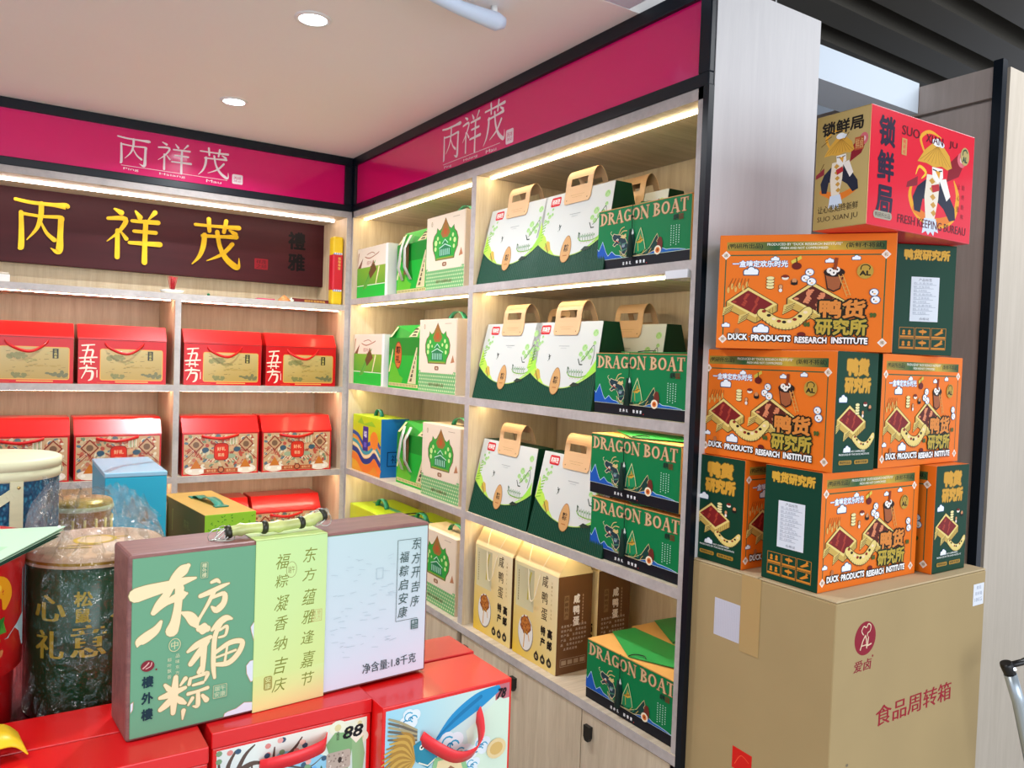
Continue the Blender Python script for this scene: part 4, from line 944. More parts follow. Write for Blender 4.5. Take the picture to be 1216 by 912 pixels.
link_mesh('printed_front', p.mesh('printed_front', PRG), t, (0, 0, 0), FRONT)
RIB = mat('coral_ribbon', '#e83038', .35)
m = MB(); m.ribbon(spline([(.062, -.001, TW_ - .034), (.075, -.014, TW_ - .028), (.11, -.020, TW_ - .024), (.145, -.014, TW_ - .021), (.155, -.001, TW_ - .018)], 5), (0, -.004, .020), .0015, RIB); m.build('ribbon_handle', t)
# red box with dragon wave picture
t = thing('red_gift_box', 'red gift box with blue wave and dragon picture marked 78, nearest the cabinet doors', 'gift box', (.468, 1.020, .8205), 1.0)
w, d, h = .222, .118, HB - .003; boxpart('body', t, (0, 0, 0), (w, d, h), RED, bev=.0015)
p = Pt(); TW_ = h - .006
p.rect(.005, .004, w - .004, TW_, None, ['#8ac4dc', '#9cc8d0', '#dcead8', '#9ad2e6']); p.up()
p.rect(w - .030, TW_ - .024, w - .004, TW_, '#c07078'); p.up()
p.stroke([(.088, TW_ - .062, .004), (.12, TW_ - .038, .022), (.16, TW_ - .018, .026), (.195, TW_ - .006, .012)], '#2690c8'); p.up(); p.stroke([(.09, TW_ - .058, .002), (.125, TW_ - .034, .006), (.165, TW_ - .012, .006)], '#1878ac'); p.up()
p.poly([(.14, TW_ - .06), (.2, TW_ - .02), (w - .004, TW_ - .03), (w - .004, .1), (.16, .12)], '#d4e8d4'); p.up()
for cx, cy, s_ in ((.112, TW_ - .074, 1.15), (.134, TW_ - .094, .95), (.060, TW_ - .140, 1.2), (.168, TW_ - .088, .8), (.044, TW_ - .018, .8), (.152, TW_ - .115, .7)):
    for dx, dy, r in ((-.012, -.004, .010), (-.004, .008, .011), (.009, .004, .012), (.004, -.009, .011), (-.016, -.014, .007)): p.ell(cx + dx * s_, cy + dy * s_, r * s_, r * s_ * .9, '#dfe9ee', 14)
    p.up()
    for dx, dy, r, a0 in ((-.004, .002, .010, 40), (.006, -.003, .008, 10), (-.010, -.008, .006, 60), (.0, -.002, .0045, 0)):
        q_ = [(cx + (dx + r * (1 - .5 * j / 9) * math.cos(R(a0 + j * 30))) * s_, cy + (dy + r * (1 - .5 * j / 9) * math.sin(R(a0 + j * 30))) * s_) for j in range(9)]
        p.line(q_, .0022 * s_, '#3aa4c8' if r > .007 else '#2480ac')
    p.up()
for i in range(6): p.stroke([(.010, TW_ - .012 - i * .006, .003), (.03, TW_ - .022 - i * .005, .004), (.055, TW_ - .038 - i * .003, .003)], '#6a6458' if i % 2 else '#a89c78')
p.up()
for i in range(16): a = R(100 + i * 9); p.stroke([(.052, TW_ - .085, .003), (.052 + .024 * math.cos(a), TW_ - .078 + .03 * math.sin(a), .007), (.048 + .048 * math.cos(a + .2), TW_ - .082 + .05 * math.sin(a + .2), .002)], '#c8a04c' if i % 2 else '#a8803a')
p.up(); p.poly([(.008, .12), (.012, TW_ - .12), (.03, TW_ - .098), (.05, TW_ - .11), (.05, .1), (.01, .1)], '#1c4a8c'); p.up()
for r_ in range(6):
    for c_ in range(4): p.ell(.014 + c_ * .009 + (r_ % 2) * .004, .115 + r_ * .009, .0045, .0035, '#3a6cb0', 8, 180, 360)
p.poly([(.05, TW_ - .06), (.07, TW_ - .052), (.085, TW_ - .066), (.092, TW_ - .085), (.075, TW_ - .1), (.055, TW_ - .085)], '#2a86a0'); p.up(); p.ell(.064, TW_ - .066, .004, .004, '#f0f0e0', 10); p.line([(.06, TW_ - .088), (.075, TW_ - .096), (.088, TW_ - .088)], .002, '#e8e4d0'); p.up(); p.ell(.064, TW_ - .066, .0018, .0018, '#101010', 8)
tri = [(.066, .06), (.118, TW_ - .098), (.150, .06)]
p.up(); p.poly([(.058, .06), (.086, TW_ - .088), (.134, TW_ - .088), (.178, .06)], '#8cc08a'); p.up(); p.poly([(.066, .06), (.092, TW_ - .094), (.128, TW_ - .094), (.168, .06)], '#e6d4a4'); p.up()
p.rect(.084, TW_ - .138, .134, TW_ - .120, '#1c1a1c'); p.up(); p.text('三只松鼠', .088, TW_ - .1355, .130, TW_ - .1225, '#f4f0ea', .03)
p.poly([(.095, TW_ - .114), (.1, TW_ - .108), (.108, TW_ - .110), (.114, TW_ - .106), (.122, TW_ - .112), (.118, TW_ - .118), (.098, TW_ - .118)], '#9a6a4a'); p.text('端午', .1, TW_ - .155, .12, TW_ - .145, '#5a4a30', .02)
p.up(); p.ell(.196, TW_ - .10, .018, .016, '#e6cf9c', 16); p.up(); p.ell(.196, TW_ - .1, .012, .010, '#d8b46c', 14)
p.text('78', w - .029, TW_ - .022, w - .013, TW_ - .006, '#141018', .03, shear=.25)
link_mesh('printed_front', p.mesh('printed_front', PRG), t, (0, 0, 0), FRONT)
m = MB(); m.ribbon(spline([(.062, -.001, TW_ - .050), (.08, -.016, TW_ - .064), (.11, -.024, TW_ - .082), (.14, -.022, TW_ - .084), (.156, -.018, TW_ - .070), (.160, -.010, TW_ - .050), (.159, -.001, TW_ - .034)], 5), (0.004, -.010, .020), .0015, RIB); m.build('ribbon_handle', t)
t = thing('red_gift_box', 'plain red lid box standing behind the wave picture box', 'gift box', (.440, 1.146, .8205), .6); red_base(t, .252, .085, HB - .002)
t = thing('red_gift_box', 'red lid box with thin gold line frame in the lower left corner', 'gift box', (.012, 1.019, .8205), 0); red_base(t, .218, .092, HB)
p = Pt(); p.t = (-.072, 0, 1, 1); p.line([(.14, HB - .035), (.276, HB - .035), (.276, .02), (.14, .02)], .0012, '#d8904c', True); p.text('福', .235, HB - .075, .265, HB - .045, '#5a0c10', .02); p.line([(.15, HB - .045), (.2, HB - .04), (.23, HB - .06)], .002, '#d8904c', sm=True)
link_mesh('printed_front', p.mesh('printed_front'), t, (0, 0, 0), FRONT)
t = thing('red_gift_box', 'red lid box lying behind, under the wrapped green tin edge', 'gift box', (.012, 1.117, .8205), 0); red_base(t, .225, .092, HB)

# ---------------------------------------------------------------- big wooden gift box with green and white front
gx = thing('wooden_gift_box', 'large wooden gift box with green, lime and white printed front and bamboo handle', 'gift box', (.143, 1.074, 1.0998), 4.3)
w, d, h = .438, .089, .238
WAL = wood('plum_walnut_veneer', '#6a4444', '#8a5e58', stretch=(1, 9, 9), scale=6, rough=.45)
boxpart('wooden_case', gx, (0, .0015, 0), (w, d, h), WAL, bev=.004)
boxpart('front_card', gx, (.0045, 0, .004), (w - .004, .004, h - .005), mat('front_card_green', '#5f9a78', .45), bev=.0008)
p = Pt(); GG = '#689f7e'
p.rect(.005, .0045, .162, h - .0055, GG); p.rect(.162, .0045, w - .0045, h - .0055, '#c8d6dc', ['#d0d6e4', '#d6d8e6', '#bcd4d4', '#c0d6dc']); p.up()
dong = [[(0.0093, 0.187, 0.0173), (0.0234, 0.19, 0.0162), (0.0452, 0.1932, 0.0125), (0.065, 0.197, 0.0091), (0.0807, 0.1992, 0.0021)], [(0.0709, 0.2166, 0.0052), (0.0647, 0.2116, 0.013), (0.0549, 0.2024, 0.01), (0.0466, 0.1851, 0.0087), (0.0371, 0.1709, 0.0108), (0.03, 0.1616, 0.006)], [(0.03, 0.1616, 0.0048), (0.0456, 0.1721, 0.0062), (0.0629, 0.1787, 0.0113), (0.0699, 0.1802, 0.0026)], [(0.0609, 0.1883, 0.0104), (0.0594, 0.1673, 0.0087), (0.0566, 0.1465, 0.0113), (0.0526, 0.1345, 0.015)], [(0.0388, 0.1483, 0.0036), (0.0329, 0.1389, 0.0096), (0.0222, 0.1318, 0.012), (0.0139, 0.1268, 0.0096), (0.0117, 0.1221, 0.0018)], [(0.0646, 0.1558, 0.0026), (0.0736, 0.1502, 0.0104), (0.0802, 0.141, 0.0117), (0.0842, 0.133, 0.0026)]]
fang = [[(0.1012, 0.1904, 0.0036), (0.1077, 0.1922, 0.0049), (0.1118, 0.1888, 0.0026)], [(0.0872, 0.1741, 0.0052), (0.1014, 0.1781, 0.0067), (0.1146, 0.183, 0.0052), (0.1239, 0.1857, 0.0022)], [(0.1041, 0.1763, 0.0054), (0.0966, 0.1612, 0.0042), (0.0878, 0.1465, 0.0036), (0.0828, 0.1392, 0.0057), (0.079, 0.1367, 0.0016)], [(0.1003, 0.1688, 0.0032), (0.1175, 0.1729, 0.0059), (0.1178, 0.1605, 0.0076), (0.1086, 0.1524, 0.0086), (0.1019, 0.1576, 0.0021)]]
fu = [[(.087, .131, .009), (.092, .130, .0155), (.097, .129, .009)], [(.073, .103, .004), (.085, .110, .009), (.101, .117, .006)], [(.098, .112, .006), (.088, .100, .009), (.077, .086, .007)], [(.0935, .108, .008), (.0928, .090, .0075), (.092, .074, .006)],
      [(.103, .126, .004), (.112, .134, .009), (.121, .139, .009), (.129, .137, .003)], [(.115, .134, .006), (.1075, .118, .0065), (.106, .095, .0065), (.1062, .075, .006), (.108, .061, .004)],
      [(.1135, .124, .003), (.1225, .128, .0045), (.121, .1165, .0038), (.1125, .1145, .003)], [(.107, .094, .005), (.127, .1045, .007), (.1435, .103, .007), (.1395, .089, .0075), (.126, .0775, .0075), (.109, .0785, .005)],
      [(.124, .103, .003), (.121, .080, .0035)], [(.110, .088, .003), (.135, .093, .0035)]]
zong = [[(.0400, .0495, .005), (.053, .0515, .009), (.0705, .0560, .005)], [(.0585, .0725, .006), (.0572, .050, .0095), (.0562, .026, .006)], [(.0560, .0485, .005), (.049, .040, .009), (.0405, .034, .006)], [(.0585, .0470, .004), (.065, .040, .008), (.071, .0355, .004)],
        [(.0455, .0650, .004), (.0505, .0585, .007)], [(.0705, .0680, .006), (.0645, .0605, .003)], [(.0895, .0785, .004), (.0875, .0730, .006)], [(.0768, .0665, .004), (.0755, .0595, .005)], [(.0768, .0665, .003), (.088, .0680, .004), (.0985, .0690, .006), (.0955, .0600, .003)],
        [(.0805, .0570, .0035), (.0930, .0580, .0045)], [(.0745, .0468, .005), (.0870, .0478, .004), (.0990, .0495, .005)], [(.0868, .0465, .005), (.0868, .0290, .006), (.0810, .0290, .002)], [(.0800, .0400, .005), (.0750, .0320, .003)], [(.0925, .0410, .004), (.0980, .0335, .007)], [(.0690, .0260, .006), (.0680, .0150, .002)]]
for g, c in ((.0016, '#8f8a5c'), (0, '#ead9ae')):
    for ch, e_ in ((dong, .001), (fang, .0005), (fu, 0), (zong, 0)):
        for st in ch: p.stroke(st, c, grow=g + e_)
    p.up()
for q in ([(0.162, 0.131), (0.1548, 0.1209), (0.156, .114), (0.1574, 0.1092), (0.1598, 0.1002), (0.162, 0.0998)], [(0.162, 0.0746), (.155, .074), (0.15, 0.0684), (0.1508, 0.057), (.154, .05), (0.1567, 0.0444), (0.162, 0.0461)], [(0.1209, 0.0047), (.122, .009), (0.1267, 0.0108), (0.1375, 0.0123), (0.1484, 0.0181), (0.162, 0.0156), (0.162, 0.0047)], [(.005, .05), (.008, .052), (.0075, .042), (.005, .038)]):
    p.poly(q, '#d8dce8'); p.up(); p.line(q, .0008, '#b89a78')
p.up(); p.ell(.0241, .0944, .0082, .0072, '#7c2430', 18); p.up(); p.line([(.0185, .092), (.023, .0955), (.0255, .0985)], .0016, '#d8a8a0', sm=True); p.line([(.022, .091), (.0275, .0935), (.029, .098)], .0012, '#d8a8a0', sm=True)
p.ell(.0345, .088, .0012, .0012, '#7c2430', 8)
for s_, y in (('樓', .0739), ('外', .0529), ('樓', .032)): p.text(s_, .0175, y - .0075, .0315, y + .0075, '#10303c', .035)
p.rrect(.0868, .1975, .0962, .2185, .0015, '#b8bc90'); p.up(); p.rrect(.0874, .1981, .0956, .2179, .0012, '#5c8f70'); p.up(); p.vtext('樓外樓', .0915, .2172, .006, .0063, '#dcd6ac', .01)
p.ell(.0562, .1153, .0075, .0088, '#d0cc9c', 20); p.up(); p.ell(.0562, .1153, .0066, .0079, GG, 20); p.up(); p.text('中', .0518, .110, .0606, .1206, '#d0cc9c', .01); p.vtext('品味东方', .0602, .103, .005, .0074, '#d0d4ae', 0); p.vtext('粽叶飘香', .0503, .0995, .005, .0074, '#d0d4ae', 0)
p.rrect(.106, .0325, .1245, .0505, .0015, '#bcbc92'); p.up(); p.rrect(.1068, .0333, .1237, .0497, .0012, GG); p.up(); p.text('端午', .108, .042, .1225, .0488, '#cfd0a8', .0); p.text('安康', .108, .0342, .1225, .041, '#cfd0a8', .0)
# white field
p.line([(.4185, .0885), (.3805, .0885), (.3805, .2145), (.421, .2145), (.421, .135)], .0008, '#5a6c68'); p.up()
for i, c in enumerate('东方开吉序'): p.text(c, .4105 - .0055, .2055 - i * .0225 - .008, .4105 + .009, .2055 - i * .0225 + .009, '#3c5450', .0, shear=.15)
for i, c in enumerate('福粽启安康'): p.text(c, .3925 - .009, .187 - i * .0215 - .008, .3925 + .0065, .187 - i * .0215 + .009, '#3c5450', .0, shear=.15)
p.rrect(.4075, .0715, .4205, .0865, .001, '#4c6664'); p.up(); p.text('樓', .409, .0795, .4135, .0855, '#c8d6dc', .0); p.text('外', .4145, .0795, .419, .0855, '#c8d6dc', .0); p.text('之', .409, .0725, .4135, .0785, '#c8d6dc', .0); p.text('印', .4145, .0725, .419, .0785, '#c8d6dc', .0)
p.text('净含量:1.8千克', .326, .018, .4185, .0335, '#3c4c50', .008)
random.seed(4)
for i in range(60): x = random.uniform(.27, .375); y = random.uniform(.05, .2); p.line([(x, y), (x + random.uniform(.003, .012), y + random.uniform(-.002, .002))], .0006, '#b0c2ca')
p.line([(.345, .16), (.356, .16), (.356, .176), (.345, .176)], .0006, '#a8bcc6', True)
link_mesh('printed_front', p.mesh('printed_front'), gx, (0, 0, 0), FRONT)
m = MB(); m.hull([(.1595, -.0006, .0005), (.2635, -.0006, .0005), (.2635, -.0018, .0005), (.1595, -.0018, .0005)], [(.1595, -.0006, h + .0012), (.2635, -.0006, h + .0012), (.2635, -.0018, h + .0012), (.1595, -.0018, h + .0012)], mat('lime_paper_sleeve', '#c4e090', .5))
m.hull([(.1595, -.0018, h + .0004), (.2635, -.0018, h + .0004), (.2635, d + .001, h + .0004), (.1595, d + .001, h + .0004)], [(.1595, -.0018, h + .0014), (.2635, -.0018, h + .0014), (.2635, d + .001, h + .0014), (.1595, d + .001, h + .0014)], MATS['lime_paper_sleeve']); m.build('paper_sleeve', gx)
p = Pt(); p.poly([(.1597, .0007), (.2633, .0007), (.2633, .05), (.1597, .05)], None, ['#e8d890', '#e2c88c', '#cfe398', '#cfe090']); p.poly([(.1597, .05), (.2633, .05), (.2633, h), (.1597, h)], None, ['#cfe398', '#cfe090', '#bfe09c', '#c2e29a']); p.up()
OL = '#7c8430'
for col, cx, y0, pit, s_ in (('东方蕴雅逢嘉节', .236, .2215, .0300, .0215), ('福粽凝香纳吉庆', .1955, .217, .0292, .0215)):
    for i, c in enumerate(col): k = (1, .85, 1.05, .95, .9, 1.1, .9)[i]; p.text(c, cx - s_ * .45, y0 - i * pit - s_ * k, cx + s_ * .42, y0 - i * pit, OL, .006, shear=.22)
p.ell(.2105, .193, .0078, .0115, '#8a8a4c', 22); p.up(); p.ell(.2105, .193, .0071, .0108, '#c6e19a', 22); p.up(); p.text('端午', .2055, .188, .2155, .198, '#8a8a4c', .0)
p.line([(.243, .113), (.2575, .113), (.2575, .1295), (.243, .1295)], .0007, '#c0a868', True); p.text('礼赞', .2445, .1215, .256, .128, '#c0a868', 0); p.text('东方', .2445, .1145, .256, .121, '#c0a868', 0)
p.rrect(.1745, .028, .1865, .0475, .003, '#a09850'); p.up(); p.vtext('安康', .1805, .0465, .008, .009, '#d8e09a', .01)
link_mesh('sleeve_print', p.mesh('sleeve_print'), gx, (0, -.0018, 0), FRONT)
# bamboo handle
BAM = mat('pale_bamboo', '#b9c07a', .35, var=.2, scale=40, coat=.3); NODE = mat('dark_bamboo_node', '#20200f', .4)
m = MB(); q = spline([(.128, .030, h + .010), (.160, .026, h + .0135), (.20, .024, h + .0125), (.24, .026, h + .015), (.272, .03, h + .022)], 6); n = len(q)
m.tube(q, [.0075 + (.0022 if abs((i / n) * 3.2 % 1 - .5) < .08 else 0) for i in range(n)], BAM, 12); hd = m.build('bamboo_handle', gx)
for u, r in ((.132, .0095), (.182, .0096), (.234, .0094), (.268, .0095)):
    i = min(range(n), key=lambda k: abs(q[k][0] - u)); c = Vector(q[i]); e = Vector(q[min(i + 1, n - 1)]); dd = (e - c).normalized() if (e - c).length > 0 else Vector((1, 0, .1)).normalized()
    m = MB(); m.tube([c - dd * .004, c - dd * .0015, c + dd * .0015, c + dd * .004], [r * .85, r, r, r * .85], NODE, 12); m.build('bamboo_node', gx)
WR = mat('clear_wire', '#cfd4cc', .2, .6)
for bx in (.128, .270):
    bz = h + (.010 if bx < .2 else .022); m = MB()
    for k in range(4): m.tube([(bx + .012 * math.cos(R(a)) - .004 * k, .03 + .012 * math.sin(R(a)) * (1 - .3 * k), max(h + .001, bz - .004 + .011 * math.sin(R(a * 1.0 + k * 60)))) for a in range(0, 361, 30)], .0007, WR, 5, cap=False)
    m.build('wire_loop', gx)

# ================================================================== TINS, BUCKET, HAMPER
def around(r, a0, eps=0.0):
    def fn(x, y, z):
        a = R(a0) + x / r
        return ((r + z + eps) * math.cos(a), (r + z + eps) * math.sin(a), y)
    return fn
TING = mat('deep_green_tin', '#0c4a2c', .3, .1, coat=.4, var=.1, scale=6)
tx, ty, tr = .131, 1.341, .092
t = thing('green_gift_tin', 'dark green round tin with gold brush characters and pale wooden lid, wrapped in film', 'tin', (tx, ty, 1.0602))
MB().lathe([(.0005, 0), (tr - .003, 0), (tr, .003), (tr, .224), (tr - .002, .226), (.0005, .226)], TING, 48).build('body', t)
MB().lathe([(tr + .0025, .222), (tr + .003, .238), (tr + .0005, .242), (.0005, .243)], mat('pale_tan_lid', '#c9a98a', .45), 48).build('lid', t)
MB().lathe([(tr + .0033, .2265), (tr + .0033, .2305)], mat('gold_rim', '#a8842c', .3, .6), 48).build('rim_band', t)
p = Pt(); GO = '#b4a03a'
def big(s_, u0, z0_, u1, z1_, b=.028): p.text(s_, u0, z0_, u1, z1_, GO, b)
big('心', -.085, .146, -.036, .185); big('礼', -.083, .092, -.038, .135); big('意', -.030, .094, .016, .143); big('松', -.026, .168, -.002, .190, .03); big('鼠', -.024, .145, -.004, .166, .03)
p.up(); p.poly([(.024, .165), (.03, .19), (.045, .2), (.06, .19), (.05, .17), (.06, .155), (.04, .158), (.035, .14)], GO); p.poly([(.02, .15), (.035, .16), (.03, .145)], GO)
link_mesh('printed_body', p.mesh('printed_body', PRG, around(tr, -95, .0003)), t)
p = Pt()
for i in range(5): p.line([(-.05 + i * .012, -.04 + i * .012), (-.01 + i * .014, -.05 + i * .014)], .004, '#c8a83c')
p.ell(.0, .0, .03, .03, '#c8a83c', 18); p.up(); p.ell(0, 0, .024, .024, '#d4b890', 18); link_mesh('printed_lid', p.mesh('printed_lid'), t, (0, 0, .2432))
# cellophane
def film_mat():
    m = bpy.data.materials.new('crinkled_cellophane'); m.use_nodes = True; nt = m.node_tree; nt.nodes.clear()
    out = nt.nodes.new('ShaderNodeOutputMaterial'); mx = nt.nodes.new('ShaderNodeMixShader'); tr_ = nt.nodes.new('ShaderNodeBsdfTransparent'); gl = nt.nodes.new('ShaderNodeBsdfGlossy')
    gl.inputs['Roughness'].default_value = .12; tr_.inputs[0].default_value = (.93, .95, .96, 1)
    tc = nt.nodes.new('ShaderNodeTexCoord'); nz = nt.nodes.new('ShaderNodeTexNoise'); nz.inputs['Scale'].default_value = 55; nz.inputs['Detail'].default_value = 3; nz.inputs['Distortion'].default_value = 1.5
    vo = nt.nodes.new('ShaderNodeTexVoronoi'); vo.inputs['Scale'].default_value = 38
    bp = nt.nodes.new('ShaderNodeBump'); bp.inputs['Strength'].default_value = 1.0; bp.inputs['Distance'].default_value = .006
    ad = nt.nodes.new('ShaderNodeMath'); ad.operation = 'ADD'
    nt.links.new(tc.outputs['Object'], nz.inputs['Vector']); nt.links.new(tc.outputs['Object'], vo.inputs['Vector']); nt.links.new(nz.outputs['Fac'], ad.inputs[0]); nt.links.new(vo.outputs['Distance'], ad.inputs[1])
    nt.links.new(ad.outputs[0], bp.inputs['Height']); nt.links.new(bp.outputs[0], gl.inputs['Normal'])
    lw = nt.nodes.new('ShaderNodeLayerWeight'); lw.inputs['Blend'].default_value = .25; nt.links.new(bp.outputs[0], lw.inputs['Normal'])
    ml = nt.nodes.new('ShaderNodeMath'); ml.operation = 'MULTIPLY_ADD'; ml.inputs[1].default_value = .26; ml.inputs[2].default_value = .015; ml.use_clamp = True
    ve = nt.nodes.new('ShaderNodeTexVoronoi'); ve.feature = 'DISTANCE_TO_EDGE'; ve.inputs['Scale'].default_value = 24
    mp = nt.nodes.new('ShaderNodeMapping'); mp.inputs['Scale'].default_value = (1.3, 1.3, .8); nt.links.new(nz.outputs['Color'], mp.inputs['Location']); nt.links.new(tc.outputs['Object'], mp.inputs[0]); nt.links.new(mp.outputs[0], ve.inputs['Vector'])
    cr = nt.nodes.new('ShaderNodeMapRange'); cr.inputs[1].default_value = .0; cr.inputs[2].default_value = .045; cr.inputs[3].default_value = .5; cr.inputs[4].default_value = 0; nt.links.new(ve.outputs['Distance'], cr.inputs[0])
    mm = nt.nodes.new('ShaderNodeMath'); mm.operation = 'MAXIMUM'; nt.links.new(cr.outputs[0], mm.inputs[1])
    nt.links.new(lw.outputs['Facing'], ml.inputs[0]); nt.links.new(ml.outputs[0], mm.inputs[0]); nt.links.new(mm.outputs[0], mx.inputs[0])
    nt.links.new(tr_.outputs[0], mx.inputs[1]); nt.links.new(gl.outputs[0], mx.inputs[2]); nt.links.new(mx.outputs[0], out.inputs[0])
    return m
FILM = film_mat(); random.seed(21)
t2 = thing('cellophane_bag', 'crumpled clear cellophane bag open around the green tin', 'wrapping', (tx, ty, 1.0602))
m = MB(); rows = []; seg = 72
zs = [.002, .02, .05, .09, .13, .17, .205, .235, .25, .27, .29]
for j, z in enumerate(zs):
    row_ = []
    for i in range(seg):
        a = 2 * math.pi * i / seg; r = tr + .006 + .0025 * math.sin(i * 2.7 + j) + random.uniform(-.002, .0025)
        if z < .03: r += .006 + random.uniform(0, .006)
        if z > .24:
            f = (z - .24) / .05
            r = r * (1 - .35 * f) + random.uniform(-.006, .006) * (1 + f)
            zz = z + f * (.035 * max(0, math.cos(a - R(150))) ** 3 + .02 * math.sin(i * 1.9)) - f * .035 * max(0, math.cos(a + R(90)))
        else: zz = z
        row_.append(m.bm.verts.new((r * math.cos(a), r * math.sin(a), zz)))
    rows.append(row_)
k = m.mi(FILM)
for j in range(len(rows) - 1):
    for i in range(seg):
        f = m.bm.faces.new((rows[j][i], rows[j][(i + 1) % seg], rows[j + 1][(i + 1) % seg], rows[j + 1][i])); f.material_index = k; f.smooth = (i % 3 != 0)
m.build('film_wrap', t2)
def sheet(name, P0, P1, P2, P3, n, amp):
    m = MB(); g = []; k = m.mi(FILM)
    for j in range(n + 1):
        r_ = []
        for i in range(n + 1):
            u, v = i / n, j / n; q = (Vector(P0) * (1 - u) + Vector(P1) * u) * (1 - v) + (Vector(P3) * (1 - u) + Vector(P2) * u) * v
            q += Vector((random.uniform(-1, 1), random.uniform(-1.6, 1.6), random.uniform(-1, 1))) * amp * (.4 + v); r_.append(m.bm.verts.new(q))
        g.append(r_)
    for j in range(n):
        for i in range(n): f = m.bm.faces.new((g[j][i], g[j][i + 1], g[j + 1][i + 1], g[j + 1][i])); f.material_index = k; f.smooth = (i + j) % 2 == 0
    m.build(name, t2)
sheet('film_flap', (-.095, -.02, .235), (-.03, -.03, .245), (-.045, .02, .318), (-.06, .03, .322), 10, .0045)
sheet('film_flap', (-.05, .0, .245), (.075, .03, .245), (.06, .09, .30), (-.02, .09, .318), 12, .005)
sheet('film_flap', (.02, .03, .245), (.11, .10, .25), (.055, .10, .31), (.015, .05, .318), 10, .0035)
# gold tin behind
t = thing('gold_wrapped_tin', 'golden tin with ribbed sides behind the wrapped green tin', 'tin', (.160, 1.892, 1.0602))
GT = mat('olive_gold_foil', '#a08a34', .3, .5, var=.3, scale=30)
MB().lathe([(.0005, 0), (.055, 0), (.055, .185), (.058, .188), (.058, .205), (.054, .21), (.0005, .212)], GT, 32).build('body', t)
m = MB()
for i in range(16): a = 2 * math.pi * i / 16; m.tube([(.056 * math.cos(a), .056 * math.sin(a), .01), (.056 * math.cos(a), .056 * math.sin(a), .175)], .003, mat('pale_gold', '#c8b860', .35, .3), 6)
m.build('rib', t)
MB().lathe([(.0585, .19), (.0605, .195), (.0585, .2)], mat('pale_green_band', '#b8c890', .4), 32).build('band', t)

# red bucket
bx, by, brd = -.050, 1.30, .089
t = thing('red_snack_bucket', 'red tapered snack bucket with nut picture label at the left edge', 'bucket', (bx, by, 1.0602))
RB = mat('red_bucket_plastic', '#c01218', .3, coat=.4)
MB().lathe([(.0005, 0), (.074, 0), (.076, .01), (.078, .085), (brd - .002, .092), (brd - .001, .118), (brd, .12), (brd, .225), (brd + .001, .235), (brd + .001, .255), (brd + .005, .258), (brd + .005, .268), (brd - .004, .270), (brd - .02, .262), (.0005, .262)], RB, 48).build('body', t)
p = Pt(); p.rect(-.03, .120, .13, .228, '#1c7c7c'); p.up(); p.poly([(-.03, .120), (.13, .120), (.13, .165), (.11, .155), (.09, .142), (.06, .135), (-.03, .128)], '#b8dce0'); p.up()
p.stroke([(.045, .19, .03), (.062, .21, .034), (.078, .213, .028), (.088, .20, .02), (.085, .185, .008)], '#e8a01c'); p.up(); p.stroke([(.06, .205, .012), (.075, .212, .010)], '#f0c840'); p.up()
p.poly([(.02, .165), (.028, .195), (.042, .212), (.056, .205), (.07, .18), (.075, .165), (.06, .156), (.03, .154)], '#a81c18'); p.up(); p.poly([(.024, .168), (.032, .194), (.043, .207), (.054, .2), (.066, .178), (.07, .167), (.058, .161), (.032, .159)], '#4a3226'); p.up()
p.text('三只松鼠', .030, .186, .064, .194, '#e8ecf0', .03); p.text('每日坚果', .027, .168, .066, .180, '#1c1410', .03); p.text('nuts', .036, .197, .056, .203, '#e8e4dc', .0)
random.seed(9)
for i in range(90):
    x, y = random.uniform(-.02, .085), random.uniform(.122, .158)
    if y > .158 - max(0, x - .06) * .8: continue
    p.ell(x, y, random.uniform(.003, .0065), random.uniform(.002, .004), random.choice(['#d89a5c', '#b8682c', '#ecd6b4', '#e8c898', '#c8804c', '#f0e4d0']), 8, rot=random.uniform(0, 180)); p.l += (i % 10 == 0)
p.up(); p.poly([(.06, .15), (.068, .166), (.085, .172), (.082, .158), (.07, .148)], '#2c7a2c'); p.poly([(.075, .15), (.083, .166), (.088, .15)], '#4c9a34')
link_mesh('printed_label', p.mesh('printed_label', PRG, around(brd, -98, .0004)), t)
# flyers
MINT = mat('mint_green_paper', '#b8dcc0', .5); DKG = mat('dark_green_paper_back', '#1c5a48', .5)
for i in range(4):
    f = thing('flyer', ['topmost mint green flyer lying on the red bucket', 'second mint green flyer of the sheaf on the bucket', 'third flyer of the sheaf on the bucket, dark green below', 'lowest flyer of the sheaf on the bucket'][i], 'flyer', (-.05, 1.24, 1.3345 - i * .0035), -2.5 * i, 'mint green flyers on the red bucket')
    q = [(.138 - i * .005, .050, .002), (.060, -.11 - .004 * i, .0), (-.16, -.05, 0), (-.06, .09, .0)]
    m = MB(); m.hull([(x, y, z) for x, y, z in q], [(x, y, z + .0010) for x, y, z in q], MINT if i < 2 else DKG); m.build('sheet', f)
    if i == 0:
        p = Pt(); p.poly([(.10, .03), (.05, -.09), (-.02, -.07), (.03, .05)], '#a6d4b0'); p.up(); p.poly([(.05, .03), (.03, -.06), (.0, -.05), (.02, .03)], '#94c8a4'); link_mesh('printed_sheet', p.mesh('printed_sheet'), f, (0, 0, .0016))
t = thing('yellow_ribbon', 'curled yellow ribbon end lying at the lower left edge', 'ribbon', (.0, 1.10, 1.0))
MB().ribbon(spline([(-.12, -.02, .098), (-.05, -.01, .118), (-.01, .0, .126), (.018, .008, .126), (.034, .01, .112)], 5), (.010, -.045, -.010), .0015, YEL).build('strip', t)
t = thing('navy_box', 'dark blue box edge at the lower left beside the red lids', 'box', (-.20, 1.04, .8205)); boxpart('body', t, (0, 0, 0), (.204, .16, .262), mat('indigo_card', '#2a2a5c', .45), bev=.002)
